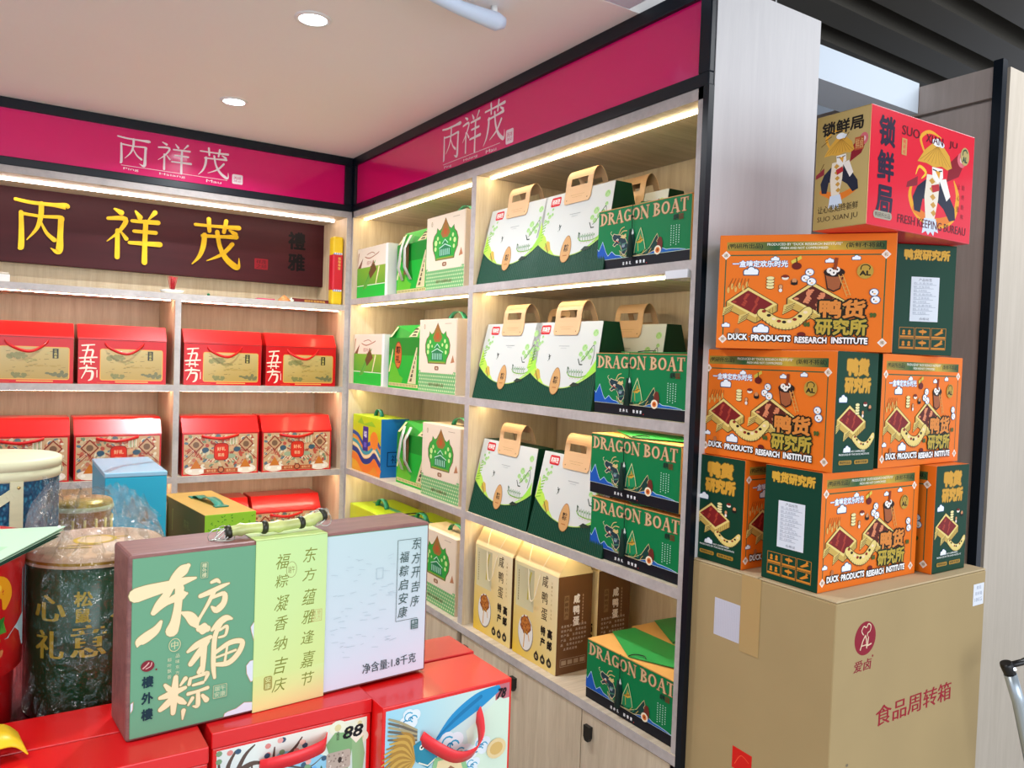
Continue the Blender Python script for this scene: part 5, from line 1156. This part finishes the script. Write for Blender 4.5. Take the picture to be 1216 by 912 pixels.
# woven hamper
hx, hy, hr_ = .008, 1.76, .100
t = thing('woven_hamper', 'dark blue woven round hamper with cream cross straps and rim', 'hamper', (hx, hy, 1.0602))
WV = bpy.data.materials.new('blue_weave'); WV.use_nodes = True; nt = WV.node_tree; b = nt.nodes['Principled BSDF']; b.inputs['Roughness'].default_value = .5
tc = nt.nodes.new('ShaderNodeTexCoord'); vo = nt.nodes.new('ShaderNodeTexVoronoi'); mp = nt.nodes.new('ShaderNodeMapping'); mp.inputs['Scale'].default_value = (170, 170, 110); vo.inputs['Scale'].default_value = 1
rp = nt.nodes.new('ShaderNodeValToRGB'); rp.color_ramp.elements[0].color = (*lin('#2a86a8'), 1); rp.color_ramp.elements[1].color = (*lin('#0a4468'), 1); rp.color_ramp.elements[0].position = .1; rp.color_ramp.elements[1].position = .55
nt.links.new(tc.outputs['Object'], mp.inputs[0]); nt.links.new(mp.outputs[0], vo.inputs['Vector']); nt.links.new(vo.outputs['Distance'], rp.inputs[0]); nt.links.new(rp.outputs[0], b.inputs['Base Color'])
bp = nt.nodes.new('ShaderNodeBump'); bp.inputs['Distance'].default_value = .002; nt.links.new(vo.outputs['Distance'], bp.inputs['Height']); nt.links.new(bp.outputs[0], b.inputs['Normal'])
hh = .322
MB().lathe([(.0005, 0), (hr_ - .004, 0), (hr_ - .001, .004), (hr_, .01), (hr_, hh - .03)], WV, 48).build('woven_body', t)
CRM = mat('cream_painted_wood', '#d8d8b4', .5, var=.05, scale=12, stretch=(1, 1, 6))
MB().lathe([(hr_ + .0005, hh - .036), (hr_ + .003, hh - .034), (hr_ + .003, hh - .018), (hr_ + .001, hh - .017), (hr_ + .004, hh - .016), (hr_ + .004, hh), (hr_ - .002, hh + .003), (.0005, hh + .004)], CRM, 48).build('rim', t)
def strap(u0, z0_, u1, z1_, wd):
    p = Pt(); n = 12
    for i in range(n):
        a, b_ = i / n, (i + 1) / n; dx, dy = u1 - u0, z1_ - z0_; L_ = math.hypot(dx, dy); nx, ny = -dy / L_ * wd / 2, dx / L_ * wd / 2
        p.poly([(u0 + dx * a + nx, z0_ + dy * a + ny), (u0 + dx * a - nx, z0_ + dy * a - ny), (u0 + dx * b_ - nx, z0_ + dy * b_ - ny), (u0 + dx * b_ + nx, z0_ + dy * b_ + ny)], '#ffffff')
    me = p.mesh('strap', CRM, around(hr_, -92, .001)); o_ = link_mesh('strap', me, t); md = o_.modifiers.new('solid', 'SOLIDIFY'); md.thickness = .003; md.offset = 1
strap(.031, .0, .031, hh - .034, .021); strap(.031, hh - .05, -.06, hh - .115, .016); strap(.031, hh - .15, -.05, hh - .10, .010)
MB().lathe([(.0003, .003), (.003, .002), (.0032, 0)], mat('brass_pin', '#b8a468', .3, .7), 10).build('rivet', t, (.031, -hr_ - .006 + .0085, hh - .045), (R(90), 0, 0))
# blue box with film lid
t = thing('blue_box', 'tall plain turquoise blue box with clear film over its lid', 'gift box', (.262, 2.457, .8205), 0)
boxpart('body', t, (0, 0, 0), (.161, .34, .405), mat('turquoise_card', '#0aa6c6', .4), bev=.002)
boxpart('lid', t, (-.001, -.001, .4055), (.162, .341, .418), mat('pale_blue_lid', '#8cc0d8', .4), bev=.002)
m = MB(); m.ribbon(spline([(.005, .02, .420), (.05, .10, .423), (.12, .16, .422), (.16, .2, .420)], 4), (.01, -.02, 0), .0006, FILM)
m.face([(-.002, -.003, .4195), (.163, -.003, .4195), (.163, .342, .4205), (-.002, .342, .4205)], FILM); m.build('film_cover', t)
# olive box
t = thing('olive_gift_box', 'olive gold box with teal ribbon handle and lime dotted end', 'gift box', (.535, 2.478, .8205), 6)
OLV = mat('olive_kraft_card', '#b49348', .5, var=.04, scale=8)
boxpart('body', t, (0, 0, 0), (.158, .42, .275), OLV, bev=.0015, ms={'-y': mat('lime_end_card', '#86c41c', .45), '-x': mat('olive_dark_card', '#7c6424', .5)})
p = Pt(); random.seed(2)
for i in range(80): x, y = random.uniform(.008, .15), random.uniform(.15, .268); p.line([(x, y), (x + .003, y + random.uniform(-.003, .004))], .0022, '#3f8c1c')
link_mesh('printed_end', p.mesh('printed_end'), t, (0, 0, 0), FRONT)
p = Pt(); p.line([(.1, .17), (.1, .24), (.104, .24)], .003, '#c8d05c'); p.text('粽礼', .22, .2, .28, .23, '#a89450', .01); p.rect(.37, .14, .375, .175, '#d8e0a0')
link_mesh('printed_side', p.mesh('printed_side'), t, (0, .42, 0), LEFT)
TEAL = mat('teal_satin_ribbon', '#16806c', .3)
m = MB(); m.ribbon(spline([(.07, .31, .276), (.072, .28, .286), (.076, .24, .282), (.08, .20, .292), (.084, .15, .288), (.086, .12, .277)], 4), (.03, .003, 0), .0018, TEAL); m.build('ribbon_handle', t)
boxpart('ribbon_tab', t, (.05, .29, .2755), (.095, .325, .279), TEAL, bev=.0008); boxpart('ribbon_tab', t, (.065, .10, .2755), (.108, .125, .279), TEAL, bev=.0008)
t = thing('cream_bottle', 'slim cream bottle top between the blue and olive boxes', 'bottle', (.470, 2.86, .8205)); MB().lathe([(.0005, 0), (.022, 0), (.024, .01), (.024, .25), (.012, .30), (.011, .355), (.0005, .36)], mat('cream_glaze', '#e8e0b8', .35), 20).build('body', t)

# ================================================================== CARTON AND DUCK BOXES
t = thing('shipping_carton', 'large plain brown shipping carton with red printing under the duck boxes', 'carton', (1.26, .844, 0))
CW, CD, CH = .524, .347, 1.187
boxpart('body', t, (0, 0, .001), (CW, CD, CH - .004), CART, bev=.003)
LT = mat('lighter_corrugated_card', '#c2ae88', .75, var=.04, scale=5)
boxpart('top_flap', t, (.001, .001, CH - .0035), (CW - .001, CD / 2 - .001, CH), LT, bev=.0012); boxpart('top_flap', t, (.001, CD / 2 + .001, CH - .0035), (CW - .001, CD - .001, CH), LT, bev=.0012)
boxpart('packing_tape', t, (-.0012, .165, 1.03), (-.0002, .212, CH - .002), mat('clear_brown_tape', '#b89c68', .25, coat=.5))
p = Pt(); L = lambda y: CD - (y - .844)
p.rect(.347 - (1.125 - .844), 1.043, .347 - (1.058 - .844), 1.120, '#c8c8d4'); p.up()
for i in range(14): p.rect(L(1.122) + i * .0046, 1.046, L(1.122) + i * .0046 + .0006, 1.117, '#b4b4c4')
q = lambda y, z: (.347 - (y - .844), z)
p.poly([q(1.062, .834), q(1.062, .79), q(1.013, .79), q(1.013, .832)], '#d82018'); p.up(); p.line([q(1.055, .80), q(1.04, .822), q(1.02, .815)], .0015, '#f05a3c', sm=True)
p.line([q(1.047, 1.082), q(1.046, 1.11)], .002, '#c05a2c'); 
link_mesh('printed_side', p.mesh('printed_side'), t, (0, CD, 0), LEFT)
p = Pt(); C_ = '#8e1c30'; x0 = -1.26
p.ell(1.352 + x0, 1.107, .033, .0315, C_, 30); p.up()
cr = '#e0c8a8'
p.line([(.078, 1.087), (.085, 1.103), (.092, 1.112), (.096, 1.104), (.098, 1.088)], .0028, cr); p.line([(.082, 1.094), (.096, 1.094)], .002, cr); p.line([(.102, 1.108), (.100, 1.092), (.112, 1.094)], .0028, cr)
p.line([(.086, 1.114), (.080, 1.122), (.086, 1.130), (.094, 1.127), (.100, 1.133), (.108, 1.128), (.106, 1.119), (.099, 1.116), (.098, 1.110)], .0022, cr, sm=True)
p.up(); p.text('爱卤', .060, 1.046, .114, 1.068, C_, .02, shear=.1); p.ell(.118, 1.070, .0024, .0024, C_, 10)
p.text('食品周转箱', .138, .928, .405, .968, '#9a1c2c', .015)
p.up(); p.rect(.474, 1.112, .517, 1.158, '#dfe4ec'); p.up()
for i, s_ in enumerate(('食品', '周转箱', '18KG')): p.text(s_, .481 if i else .486, 1.146 - i * .013, .510 if i else .505, 1.154 - i * .013, '#8a94a8', .0)
for i in range(1): p.ell(.054, .878, .004, .003, '#7a705c', 8)
link_mesh('printed_front', p.mesh('printed_front'), t, (0, 0, 0), FRONT)

# ---- duck product boxes
OR = '#e8741a'; DG = '#053c28'
def tray(p, ox, oy, s, fill, spots, steps=True):
    """isometric tray of food; ox, oy lower left corner"""
    A = lambda x, y: (ox + x * s, oy + y * s)
    c1, c2 = '#e6cf7c', '#4a3418'
    outl = [A(0, .42), A(.42, .72), A(1.0, .38), A(1.0, .24), A(.60, 0), A(.56, 0), A(0, .28)]
    p.poly([(x + (x - A(.5, .36)[0]) * .04, y + (y - A(.5, .36)[1]) * .05) for x, y in outl], c2); p.up(); p.poly(outl, '#c8a854'); p.up()
    p.poly([A(0, .42), A(.42, .72), A(1.0, .38), A(.58, .10)], c1); p.up(); p.poly([A(.07, .42), A(.42, .66), A(.92, .38), A(.58, .16)], fill); p.up()
    for i in range(spots[1]):
        u, v = (i * .37) % .8 + .1, (i * .61) % .8 + .1; x = .07 + .35 * u + .5 * v; y = .42 + .24 * u - .25 * v
        a = A(x, y); p.ell(a[0], a[1], .045 * s, .022 * s, spots[0], 8, rot=(i * 47) % 180)
    p.up()
    for k in range(7): p.line([A(.62 + k * .06, .02 + k * .037), A(.62 + k * .06, .12 + k * .037)], .008 * s, c2)
    if steps:
        for bx_, by_ in ((-.08, .12), (.24, -.04)):
            p.poly([A(bx_, by_), A(bx_ + .16, by_ + .10), A(bx_ + .22, by_ + .24), A(bx_ + .02, by_ + .18)], '#d8be6c')
        p.up()
        for bx_, by_ in ((-.08, .12), (.24, -.04)):
            for k in range(4): p.line([A(bx_ + k * .02, by_ + k * .045), A(bx_ + .17 + k * .015, by_ + .10 + k * .04)], .012 * s, c2)
    p.up()
def belt(p, ox, oy, s):
    A = lambda x, y: (ox + x * s, oy + y * s)
    p.stroke([(*A(0, .3), .22 * s), (*A(.35, .08), .26 * s), (*A(.7, .08), .26 * s), (*A(1.0, .36), .22 * s)], '#4a3418'); p.up()
    p.stroke([(*A(0, .3), .19 * s), (*A(.35, .08), .23 * s), (*A(.7, .08), .23 * s), (*A(1.0, .36), .19 * s)], '#e6cf7c'); p.up()
    for i in range(9): u = i / 8; a = A(.05 + .9 * u, .3 - .24 * math.sin(u * 3.1) + .04); p.ell(a[0], a[1], .05 * s, .035 * s, ('#8a2c1c', '#2a1c14', '#f0d8b0')[i % 3], 8)
    for i in range(14): u = i / 13; a = A(.03 + .95 * u, .18 - .22 * math.sin(u * 3.1)); p.line([a, (a[0], a[1] - .07 * s)], .012 * s, '#4a3418')
    p.up()
def goodies(p, X, Y, s, side=False):
    """X, Y map to place; small dishes, ducks and clouds"""
    A = lambda x, y: (X + x * s, Y + y * s)
    def E(x, y, a, b, c, n=12): q = A(x, y); p.ell(q[0], q[1], a * s, b * s, c, n)
    for i in range(4): E(.49, .56 + i * .045, .062, .030, '#4a3a20'); p.up(); E(.49, .563 + i * .045, .056, .025, '#ece0a0'); p.up()   # stacked pancakes
    E(.70, .71, .058, .04, '#3a1c10'); p.up(); E(.70, .70, .05, .03, '#ece4d4'); p.up(); E(.70, .725, .052, .022, '#7a2418'); p.up()                       # bowl
    E(.83, .64, .05, .05, '#3a2418'); p.up(); E(.83, .66, .035, .035, '#c88a5c'); E(.83, .615, .05, .022, '#1c1410'); p.up()
    E(.64, .57, .032, .036, '#7a4424'); E(.64, .52, .032, .036, '#7a4424'); p.up(); E(.64, .57, .025, .028, '#d8a070'); E(.64, .515, .025, .028, '#efe4dc'); p.up()
def art_duck_front(w, h):
    p = Pt(); p.rect(.0015, .0015, w - .0015, h - .0015, OR); p.up()
    G1, G2 = '#8a7c30', '#1e5030'
    p.rect(.014, h - .031, w / 3, h - .014, None, ['#a88c34', '#2c5c34', '#2c5c34', '#a88c34']); p.rect(w / 3, h - .031, w * 2 / 3, h - .014, None, ['#2c5c34', '#c8a83c', '#c8a83c', '#2c5c34']); p.rect(w * 2 / 3, h - .031, w - .018, h - .014, None, ['#c8a83c', '#1e5030', '#1e5030', '#b09438']); p.up()
    p.text('(鸭研所出品)', .016, h - .0285, .082, h - .0165, '#16281c', .02); p.text('(新鲜不将就)', w - .088, h - .0285, w - .022, h - .0165, '#16281c', .02)
    p.text('PRODUCED BY “DUCK RESEARCH INSTITUTE”', .09, h - .0215, w - .095, h - .0165, '#f0f0e4', .01); p.text('FRESH AND NOT COMPROMISED', .115, h - .0285, w - .12, h - .0240, '#f0f0e4', .01); p.up()
    x0, x1, y0, y1 = .013, w - .018, .018, h - .040
    p.line([(x0, y0), (x0, y1), (x1, y1), (x1, y0)], .0022, '#1e5a3a'); p.up()
    for (x, y), s_ in zip(((x0, y0), (x0, y1), (x1, y1), (x1, y0)), ('鲜', '卤', '礼', '得')):
        p.poly([(x - .0085, y), (x, y - .0085), (x + .0085, y), (x, y + .0085)], '#f0e8e0'); p.up(); p.ell(x, y, .0048, .0048, '#e8d0b8', 12); p.up(); p.text(s_, x - .003, y - .003, x + .003, y + .003, '#5a4a40', .01); p.up()
    p.otext('一盒啃定欢乐时光', .026, h - .0635, .130, h - .050, '#eef4fc', '#1e5a96', .035, .055); p.up()
    for x, y, s_ in ((.062, h - .073, .018), (.106, h - .048, .010), (.205, h - .052, .010), (.252, h - .047, .010), (.018, .045, .010), (.085, .038, .019), (.058, .03, .0)):
        if s_: cloud(p, x, y, s_)
    tray(p, .018, .052, .095, '#7c1c1c', ('#a83c2c', 14)); tray(p, .132, .055, .105, '#5a2014', ('#d8845c', 26), True)
    for i in range(6): p.ell(.02 + i * .007, .115 + (i % 2) * .006 + i * .001, .0026, .0065, '#e0b05c', 8); p.line([(.02 + i * .007, .12), (.028 + i * .006, .138)], .0009, '#7a4a1c')
    p.up(); belt(p, .085, .045, .085); goodies(p, .035, .048, .130)
    # pot with chopsticks, sign, ducks
    p.poly([(.135, .172), (.153, .182), (.155, .176), (.137, .166)], '#d8c44c'); p.up(); p.ell(.146, .162, .009, .007, '#6a1c14', 12); p.line([(.146, .168), (.145, .178)], .002, '#3a2418'); p.up()
    p.poly([(.196, .150), (.232, .150), (.226, .118), (.214, .112), (.202, .118)], '#3a1c10'); p.up(); p.poly([(.198, .149), (.230, .149), (.224, .12), (.214, .115), (.204, .12)], '#a05a34'); p.up(); p.ell(.214, .150, .019, .009, '#2a1810', 18); p.up()
    for x, y in ((.206, .153), (.218, .155), (.212, .149)): p.ell(x, y, .006, .0055, '#f0ece4', 10); p.ell(x + .001, y, .0016, .0022, '#1c1c20', 6)
    p.up(); p.line([(.215, .156), (.217, .176)], .006, '#8a3c1c'); p.line([(.222, .145), (.238, .104)], .0016, '#d8a050'); p.line([(.229, .146), (.244, .106)], .0016, '#d8a050')
    for i in range(6): p.line([(.2235 + i * .0028, .141 - i * .0066), (.2305 + i * .0028, .142 - i * .0066)], .001, '#d8a050')
    for x, y, r in ((.170, .150, .0085), (.163, .138, .0085), (.174, .132, .009), (.285, .112, .0085), (.288, .098, .009)):
        p.ell(x, y, r, r * .9, '#2c5a84', 14); p.up(); p.ell(x, y, r * .85, r * .75, '#f2f4f6', 14); p.up(); p.ell(x - r * .3, y + r * .1, r * .15, r * .22, '#101014', 6); p.ell(x + r * .1, y - r * .3, r * .3, r * .14, '#e8a03c', 8)
    p.ell(.268, .152, .0145, .0145, '#b8963c', 22); p.up(); p.text('AL', .258, .1435, .278, .153, '#2a2010', .05); p.line([(.26, .155), (.262, .162), (.270, .164), (.276, .160), (.275, .155)], .0018, '#2a2010', sm=True)
    p.ell(.160, .030, .008, .005, '#6a1c14', 10); p.up(); p.ell(.040, .034, .005, .006, '#b87040', 10); p.ell(.040, .026, .004, .005, '#f0ece4', 8)
    p.up(); p.l += 2
    p.otext('鸭货', .190, .062, .272, .098, '#d8863a', '#241a08', .04, .10); p.otext('研究所', .184, .030, .276, .062, '#b8a03c', '#142a14', .04, .10)
    p.text('“', .163, .045, .175, .055, '#4a5c24', .06); p.text('”', .279, .064, .291, .074, '#4a5c24', .06); p.up()
    for wd_, xa, xb, dy in (('DUCK', .023, .060, .001), ('·', .0625, .0645, .002), ('PRODUCTS', .067, .141, .0), ('RESEARCH', .148, .206, -.002), ('INSTITUTE', .214, .278, -.0015)):
        hgt = .0125 if len(wd_) > 1 else .002; yy = .0155 + dy + (.005 if len(wd_) == 1 else 0); p._text(wd_, xa, yy, xb, yy + hgt, '#0c0a08', .17, .05, 0)
    p.up()
    for wd_, xa, xb, dy in (('DUCK', .023, .060, .001), ('·', .0625, .0645, .002), ('PRODUCTS', .067, .141, .0), ('RESEARCH', .148, .206, -.002), ('INSTITUTE', .214, .278, -.0015)):
        hgt = .0125 if len(wd_) > 1 else .002; yy = .0155 + dy + (.005 if len(wd_) == 1 else 0); p._text(wd_, xa, yy, xb, yy + hgt, '#f4f6f6', .05, .05, 0)
    return p.mesh('printed_front')
def art_duck_side(w, h):
    p = Pt(); p.rect(.0015, .0015, w - .0015, h - .0015, DG); p.up(); p.clipbox = (.004, .004, w - .004, h - .004)
    p.otext('鸭货', .030, h * .80, w - .030, h * .945, '#d09a34', '#6a5a1c', .09, .05); p.otext('研究所', .024, h * .655, w - .022, h * .79, '#d09a34', '#6a5a1c', .07, .05); p.up()
    cloud(p, .022, h * .60, .016); tray(p, .006, h * .27, .088, '#7c1c1c', ('#a83c2c', 12)); belt(p, .060, h * .20, .060); goodies(p, .01, h * .20, .115)
    cloud(p, .040, h * .185, .014); p.text('FRESH AND NOT COMPROMISED', .028, .0365, w - .032, .040, '#e8ece8', .02); p.text('PRODUCED BY THE DUCK INSTITUTE', .016, .031, w - .018, .0345, '#e8ece8', .02)
    p.rrect(.016, .014, .056, .022, .003, '#a8802c'); p.rrect(.064, .014, .108, .022, .003, '#a8802c'); p.up(); p.text('鸭研所出品', .02, .0155, .052, .0205, '#16301c', .02); p.text('新鲜不将就', .068, .0155, .104, .0205, '#16301c', .02)
    return p.mesh('printed_end')
def art_duck_label(w, h):
    p = Pt(); p.rect(.0015, .0015, w - .0015, h - .0015, '#053e2c'); p.up()
    p.otext('鸭货研究所', .016, h - .032, w - .014, h - .010, '#d8a83c', '#5a4a18', .06, .05); p.up()
    p.rect(.034, .068, .094, .158, '#dfe6f0'); p.up(); p.text('产品标签', .050, .149, .078, .155, '#7a8090', .01)
    for i in range(9): p.rect(.040, .142 - i * .0075, .088 - (i % 3) * .006, .1427 - i * .0075, '#8c98ac'); p.text('配料', .040, .1435 - i * .0075, .047, .1475 - i * .0075, '#8c98ac', 0); p.text('水食用盐', .05, .1435 - i * .0075, .08 - (i % 3) * .006, .1475 - i * .0075, '#9aa6b8', 0)
    p.text('合格证', .054, .071, .076, .076, '#7a8090', .01)
    p.up(); O2 = '#d88a2c'
    for r_ in range(2):
        for c_ in range(3):
            x, y = .014 + c_ * .034, .012 + r_ * .0225; p.line([(x, y), (x + .031, y), (x + .031, y + .0205), (x, y + .0205)], .0008, O2, True); p.rect(x + .001, y + .001, x + .030, y + .004, O2)
            if c_ == 0: p.ell(x + .009, y + .013, .003, .003, O2, 8); p.ell(x + .021, y + .013, .003, .003, O2, 8); p.rect(x + .006, y + .006, x + .012, y + .01, O2); p.rect(x + .018, y + .006, x + .024, y + .01, O2)
            elif c_ == 1: p.ell(x + .0155, y + .013, .009, .003, O2, 10); p.rect(x + .0145, y + .006, x + .0165, y + .018, O2)
            else: p.poly([(x + .006, y + .007), (x + .02, y + .016), (x + .026, y + .012), (x + .012, y + .006)], O2); p.ell(x + .022, y + .017, .0025, .0025, O2, 8)
    return p.mesh('printed_label_end')
def make_duck():
    w, d, h = .321, .128, .2235
    t = thing('duck_product_box', '', 'box')
    boxpart('body', t, (0, 0, 0), (w, d, h), ORG, bev=.0012, ms={'+x': GRND, '-x': GRND})
    m1 = art_duck_front(w, h)
    link_mesh('printed_front', m1, t, (0, 0, 0), FRONT); link_mesh('printed_back', m1, t, (w, d, 0), BACK)
    link_mesh('printed_end', art_duck_side(d, h), t, (w, 0, 0), RIGHT); link_mesh('printed_label_end', art_duck_label(d, h), t, (0, d, 0), LEFT)
    return t
DUCK = Kind(make_duck); gK = 'duck product boxes piled on the carton'; Z1 = 1.1873; HK = .2245
DUCK.put((1.272, .893, Z1), 0, 'duck product box with white label on its green end, centre front of the bottom row', gK)
DUCK.put((1.592, 1.199, Z1), 180, 'duck product box showing its green picture end, bottom left beside the shelving', gK)
DUCK.put((1.613, 1.19, Z1), -90, 'duck product box at the right end of the bottom row, green end forward', gK)
DUCK.put((1.279, 1.2, Z1 + HK), -90, 'duck product box in the middle layer, left, orange face with green end at right', gK)
DUCK.put((1.432, .886, Z1 + HK), 2.6, 'duck product box in the middle layer, right, half behind its neighbour', gK)
DUCK.put((1.207, 1.105, Z1 + 2 * HK), -52, 'duck product box turned askew on the third layer, full orange face showing', gK)
DUCK.put((1.632, .862, Z1 + 2 * HK), 62, 'duck product box on the third layer showing its green end with white label', gK)

# ---- red and gold box on top
w, d, h = .340, .112, .212
t = thing('fresh_duck_gift_box', 'red and gold box with hatted figure art, topmost of the stack', 'gift box', (1.29, .843, Z1 + 3 * HK), -1)
GB = mat('matte_gold_card', '#b49a5c', .35, .25)
boxpart('body', t, (0, 0, 0), (w, d, h), mat('bright_red_card', '#e01c34', .35, coat=.3), bev=.0012, ms={'-x': GB, '+z': mat('black_card', '#16120e', .4)})
def hatman(p, cx, cy, s, red=True, sx=1.0):
    A = lambda x, y: (cx + x * s * sx, cy + y * s)
    P_ = lambda pts, c: (p.poly([A(*q) for q in pts], c), p.up())
    def E(x, y, a, b, c, n=18): q = A(x, y); p.ell(q[0], q[1], a * s * sx, b * s, c, n); p.up()
    if red:
        p.stroke([(*A(-.55, .05), .02 * s), (*A(-.62, -.25), .10 * s), (*A(-.4, -.55), .12 * s), (*A(.1, -.66), .12 * s), (*A(.5, -.5), .12 * s), (*A(.62, -.1), .12 * s), (*A(.5, .2), .03 * s)], '#e8a41c'); p.up()
        p.stroke([(*A(-.5, .15), .02 * s), (*A(-.42, .3), .05 * s), (*A(-.25, .22), .06 * s), (*A(-.35, .1), .02 * s)], '#f0c43c'); p.up()
    p.stroke([(*A(-.5, -.45), .12 * s), (*A(0, -.62), .16 * s), (*A(.45, -.5), .12 * s)], '#e07a1c'); p.up()
    p.stroke([(*A(-.3, .55), .04 * s), (*A(-.42, .8), .07 * s), (*A(-.2, .95), .06 * s), (*A(.1, .9), .02 * s)], '#e8a830'); p.up()
    P_([(.3, .15), (.62, .3), (.78, .62), (.6, .72), (.35, .5)], '#8a1424'); E(.68, .62, .12, .14, '#d86a74'); E(.68, .62, .05, .06, '#f0d0d0')
    P_([(-.45, -.05), (-.25, .1), (.2, .12), (.35, -.05), (.55, -.3), (.58, -.5), (.42, -.55), (.25, -.35), (0, -.2), (-.3, -.25), (-.35, -.5), (-.5, -.48), (-.55, -.25)], '#1a1e34')
    P_([(-.45, .12), (-.7, -.02), (-.72, -.12), (-.45, -.04)], '#8a2430')
    P_([(-.22, .2), (.12, .22), (.1, -.2), (.02, -.6), (-.2, -.62), (-.26, -.2)], '#e8dcc8'); 
    for i in range(5): P_([(-.16 + i * .02, .1 - i * .14), (-.08 + i * .02, .16 - i * .14), (0 + i * .015, .1 - i * .14), (-.08 + i * .02, .04 - i * .14)], '#c8963c')
    P_([(.1, .15), (.28, .2), (.42, -.1), (.32, -.2)], '#efe8e0'); P_([(-.1, .02), (.1, .08), (.12, -.04), (-.05, -.1)], '#b8242c')
    P_([(-.24, -.58), (.06, -.56), (.14, -.8), (.04, -.78), (.02, -.9), (-.06, -.8), (-.12, -.92), (-.18, -.8), (-.28, -.86), (-.26, -.72)], '#cfdcec')
    P_([(-.1, .35), (.18, .36), (.2, .2), (.06, .08), (-.08, .18)], '#f0ece4'); P_([(-.02, .3), (.12, .3), (.1, .16)], '#e0a030'); p.line([A(-.08, .31), A(.02, .3)], .02 * s, '#1c1414'); p.line([A(.08, .3), A(.16, .32)], .02 * s, '#1c1414'); p.up()
    P_([(-.48, .38), (-.3, .62), (-.1, .78), (.14, .78), (.34, .62), (.42, .42), (.3, .36), (.15, .40), (-.05, .35), (-.25, .39)], '#d8a43c')
    for i in range(9): p.line([A(.02, .74), A(-.42 + i * .1, .42)], .008 * s, '#9a6c20')
    p.up(); E(0, .80, .13, .07, '#eef2f6'); E(.12, .78, .07, .05, '#dfe8f0')
p = Pt(); p.clipbox = (.002, .002, w - .002, h - .002); p.rect(.002, .002, w - .002, h - .002, '#e01c34'); p.up()
hatman(p, .208, .094, .106, True, 1.22)
p.l += 2; p.vtext('锁鲜局', .049, .199, .055, .062, '#2c2038', .035, .92)
p.text('SUO', .093, .174, .150, .192, '#5a1420', .02); p.text('XIAN', .170, .174, .228, .190, '#5a1420', .02); p.text('JU', .248, .174, .278, .190, '#5a1420', .02)
p.text('FRESH KEEPING BUREAU', .092, .014, .322, .030, '#5a1420', .01)
p.ell(.306, .168, .0155, .0175, '#b8a468', 22); p.up(); p.text('AL', .297, .156, .315, .168, '#2c4a38', .06); p.line([(.298, .17), (.3, .178), (.308, .181), (.314, .176)], .003, '#2c4a38', sm=True)
p.rect(.094, .138, .110, .168, '#c89a5c'); p.up(); p.vtext('鸭研所', .102, .166, .008, .0092, '#e01c34', .01)
p.rrect(.018, .014, .074, .028, .007, '#a8a08c'); p.up(); p.text('鸭研所出品', .023, .0165, .069, .0255, '#4a3c34', .01)
p.vtext('让心思', .290, .112, .010, .022, '#8a1424', .0); p.vtext('始终新鲜', .306, .112, .010, .019, '#8a1424', .0)
link_mesh('printed_front', p.mesh('printed_front', PRG), t, (0, 0, 0), FRONT)
p = Pt(); p.clipbox = (.002, .002, d - .002, h - .002); p.rect(.002, .002, d - .002, h - .002, '#b49a5c', ['#a88e50', '#c0a868', '#c8b074', '#a89050']); p.up()
hatman(p, .052, .105, .078, False, .9)
p.text('锁鲜局', .012, .172, .098, .198, '#1a1410', .03); p.rect(.082, .135, .100, .158, '#b8502c'); p.up(); p.text('鲜卤', .0835, .137, .0985, .156, '#d8b070', .01)
p.text('让心思始终新鲜', .010, .030, .094, .044, '#3a2c18', .01); p.text('SUO XIAN JU', .010, .012, .094, .024, '#3a2c18', .0)
for x, y, a in ((.012, .155, 30), (.02, .165, 20), (.012, .11, 60), (.06, .16, 50)): p.line([(x, y), (x + .014 * math.cos(R(a)), y + .014 * math.sin(R(a)))], .0014, '#6a4a1c')
link_mesh('printed_end', p.mesh('printed_end'), t, (0, d, 0), LEFT)

# ---- trolley
t = thing('hand_trolley', 'folding hand trolley with black handle joint and silver tube at the right edge', 'trolley', (1.80, .77, 0))
ALU = mat('silver_tube', '#b4c0c8', .3, .6)
MB().tube([(-.075, -.010, .999), (-.055, -.02, .94), (.12, -.06, .42), (.24, -.08, .06)], .012, ALU, 12).build('tube', t)
m = MB(); m.tube([(-.083, -.004, 1.022), (-.081, -.005, 1.016), (-.072, -.012, .992)], [.011, .012, .011], BLACKP, 12); m.build('joint', t)
MB().tube([(-.080, -.004, 1.014), (-.05, -.02, 1.022), (.0, -.03, 1.034), (.3, -.06, 1.045)], .0065, BLACKP, 10).build('handle', t)
MB().tube([(-.0765, -.0175, 1.012), (-.078, -.0195, 1.0125)], .0035, mat('chrome_pin', '#d8dce0', .15, .9), 10).build('pin', t)
MB().tube([(.24, -.08, .06), (.5, -.14, .06)], .012, ALU, 12).build('crossbar', t)
for x, y in ((.24, -.08), (.5, -.14)): MB().tube([(x - .012, y, .045), (x + .012, y, .045)], .045, BLACKP, 20).build('wheel', t)
MB().tube([(.42, -.09, 1.05), (.5, -.14, .06)], .012, ALU, 12).build('tube', t)
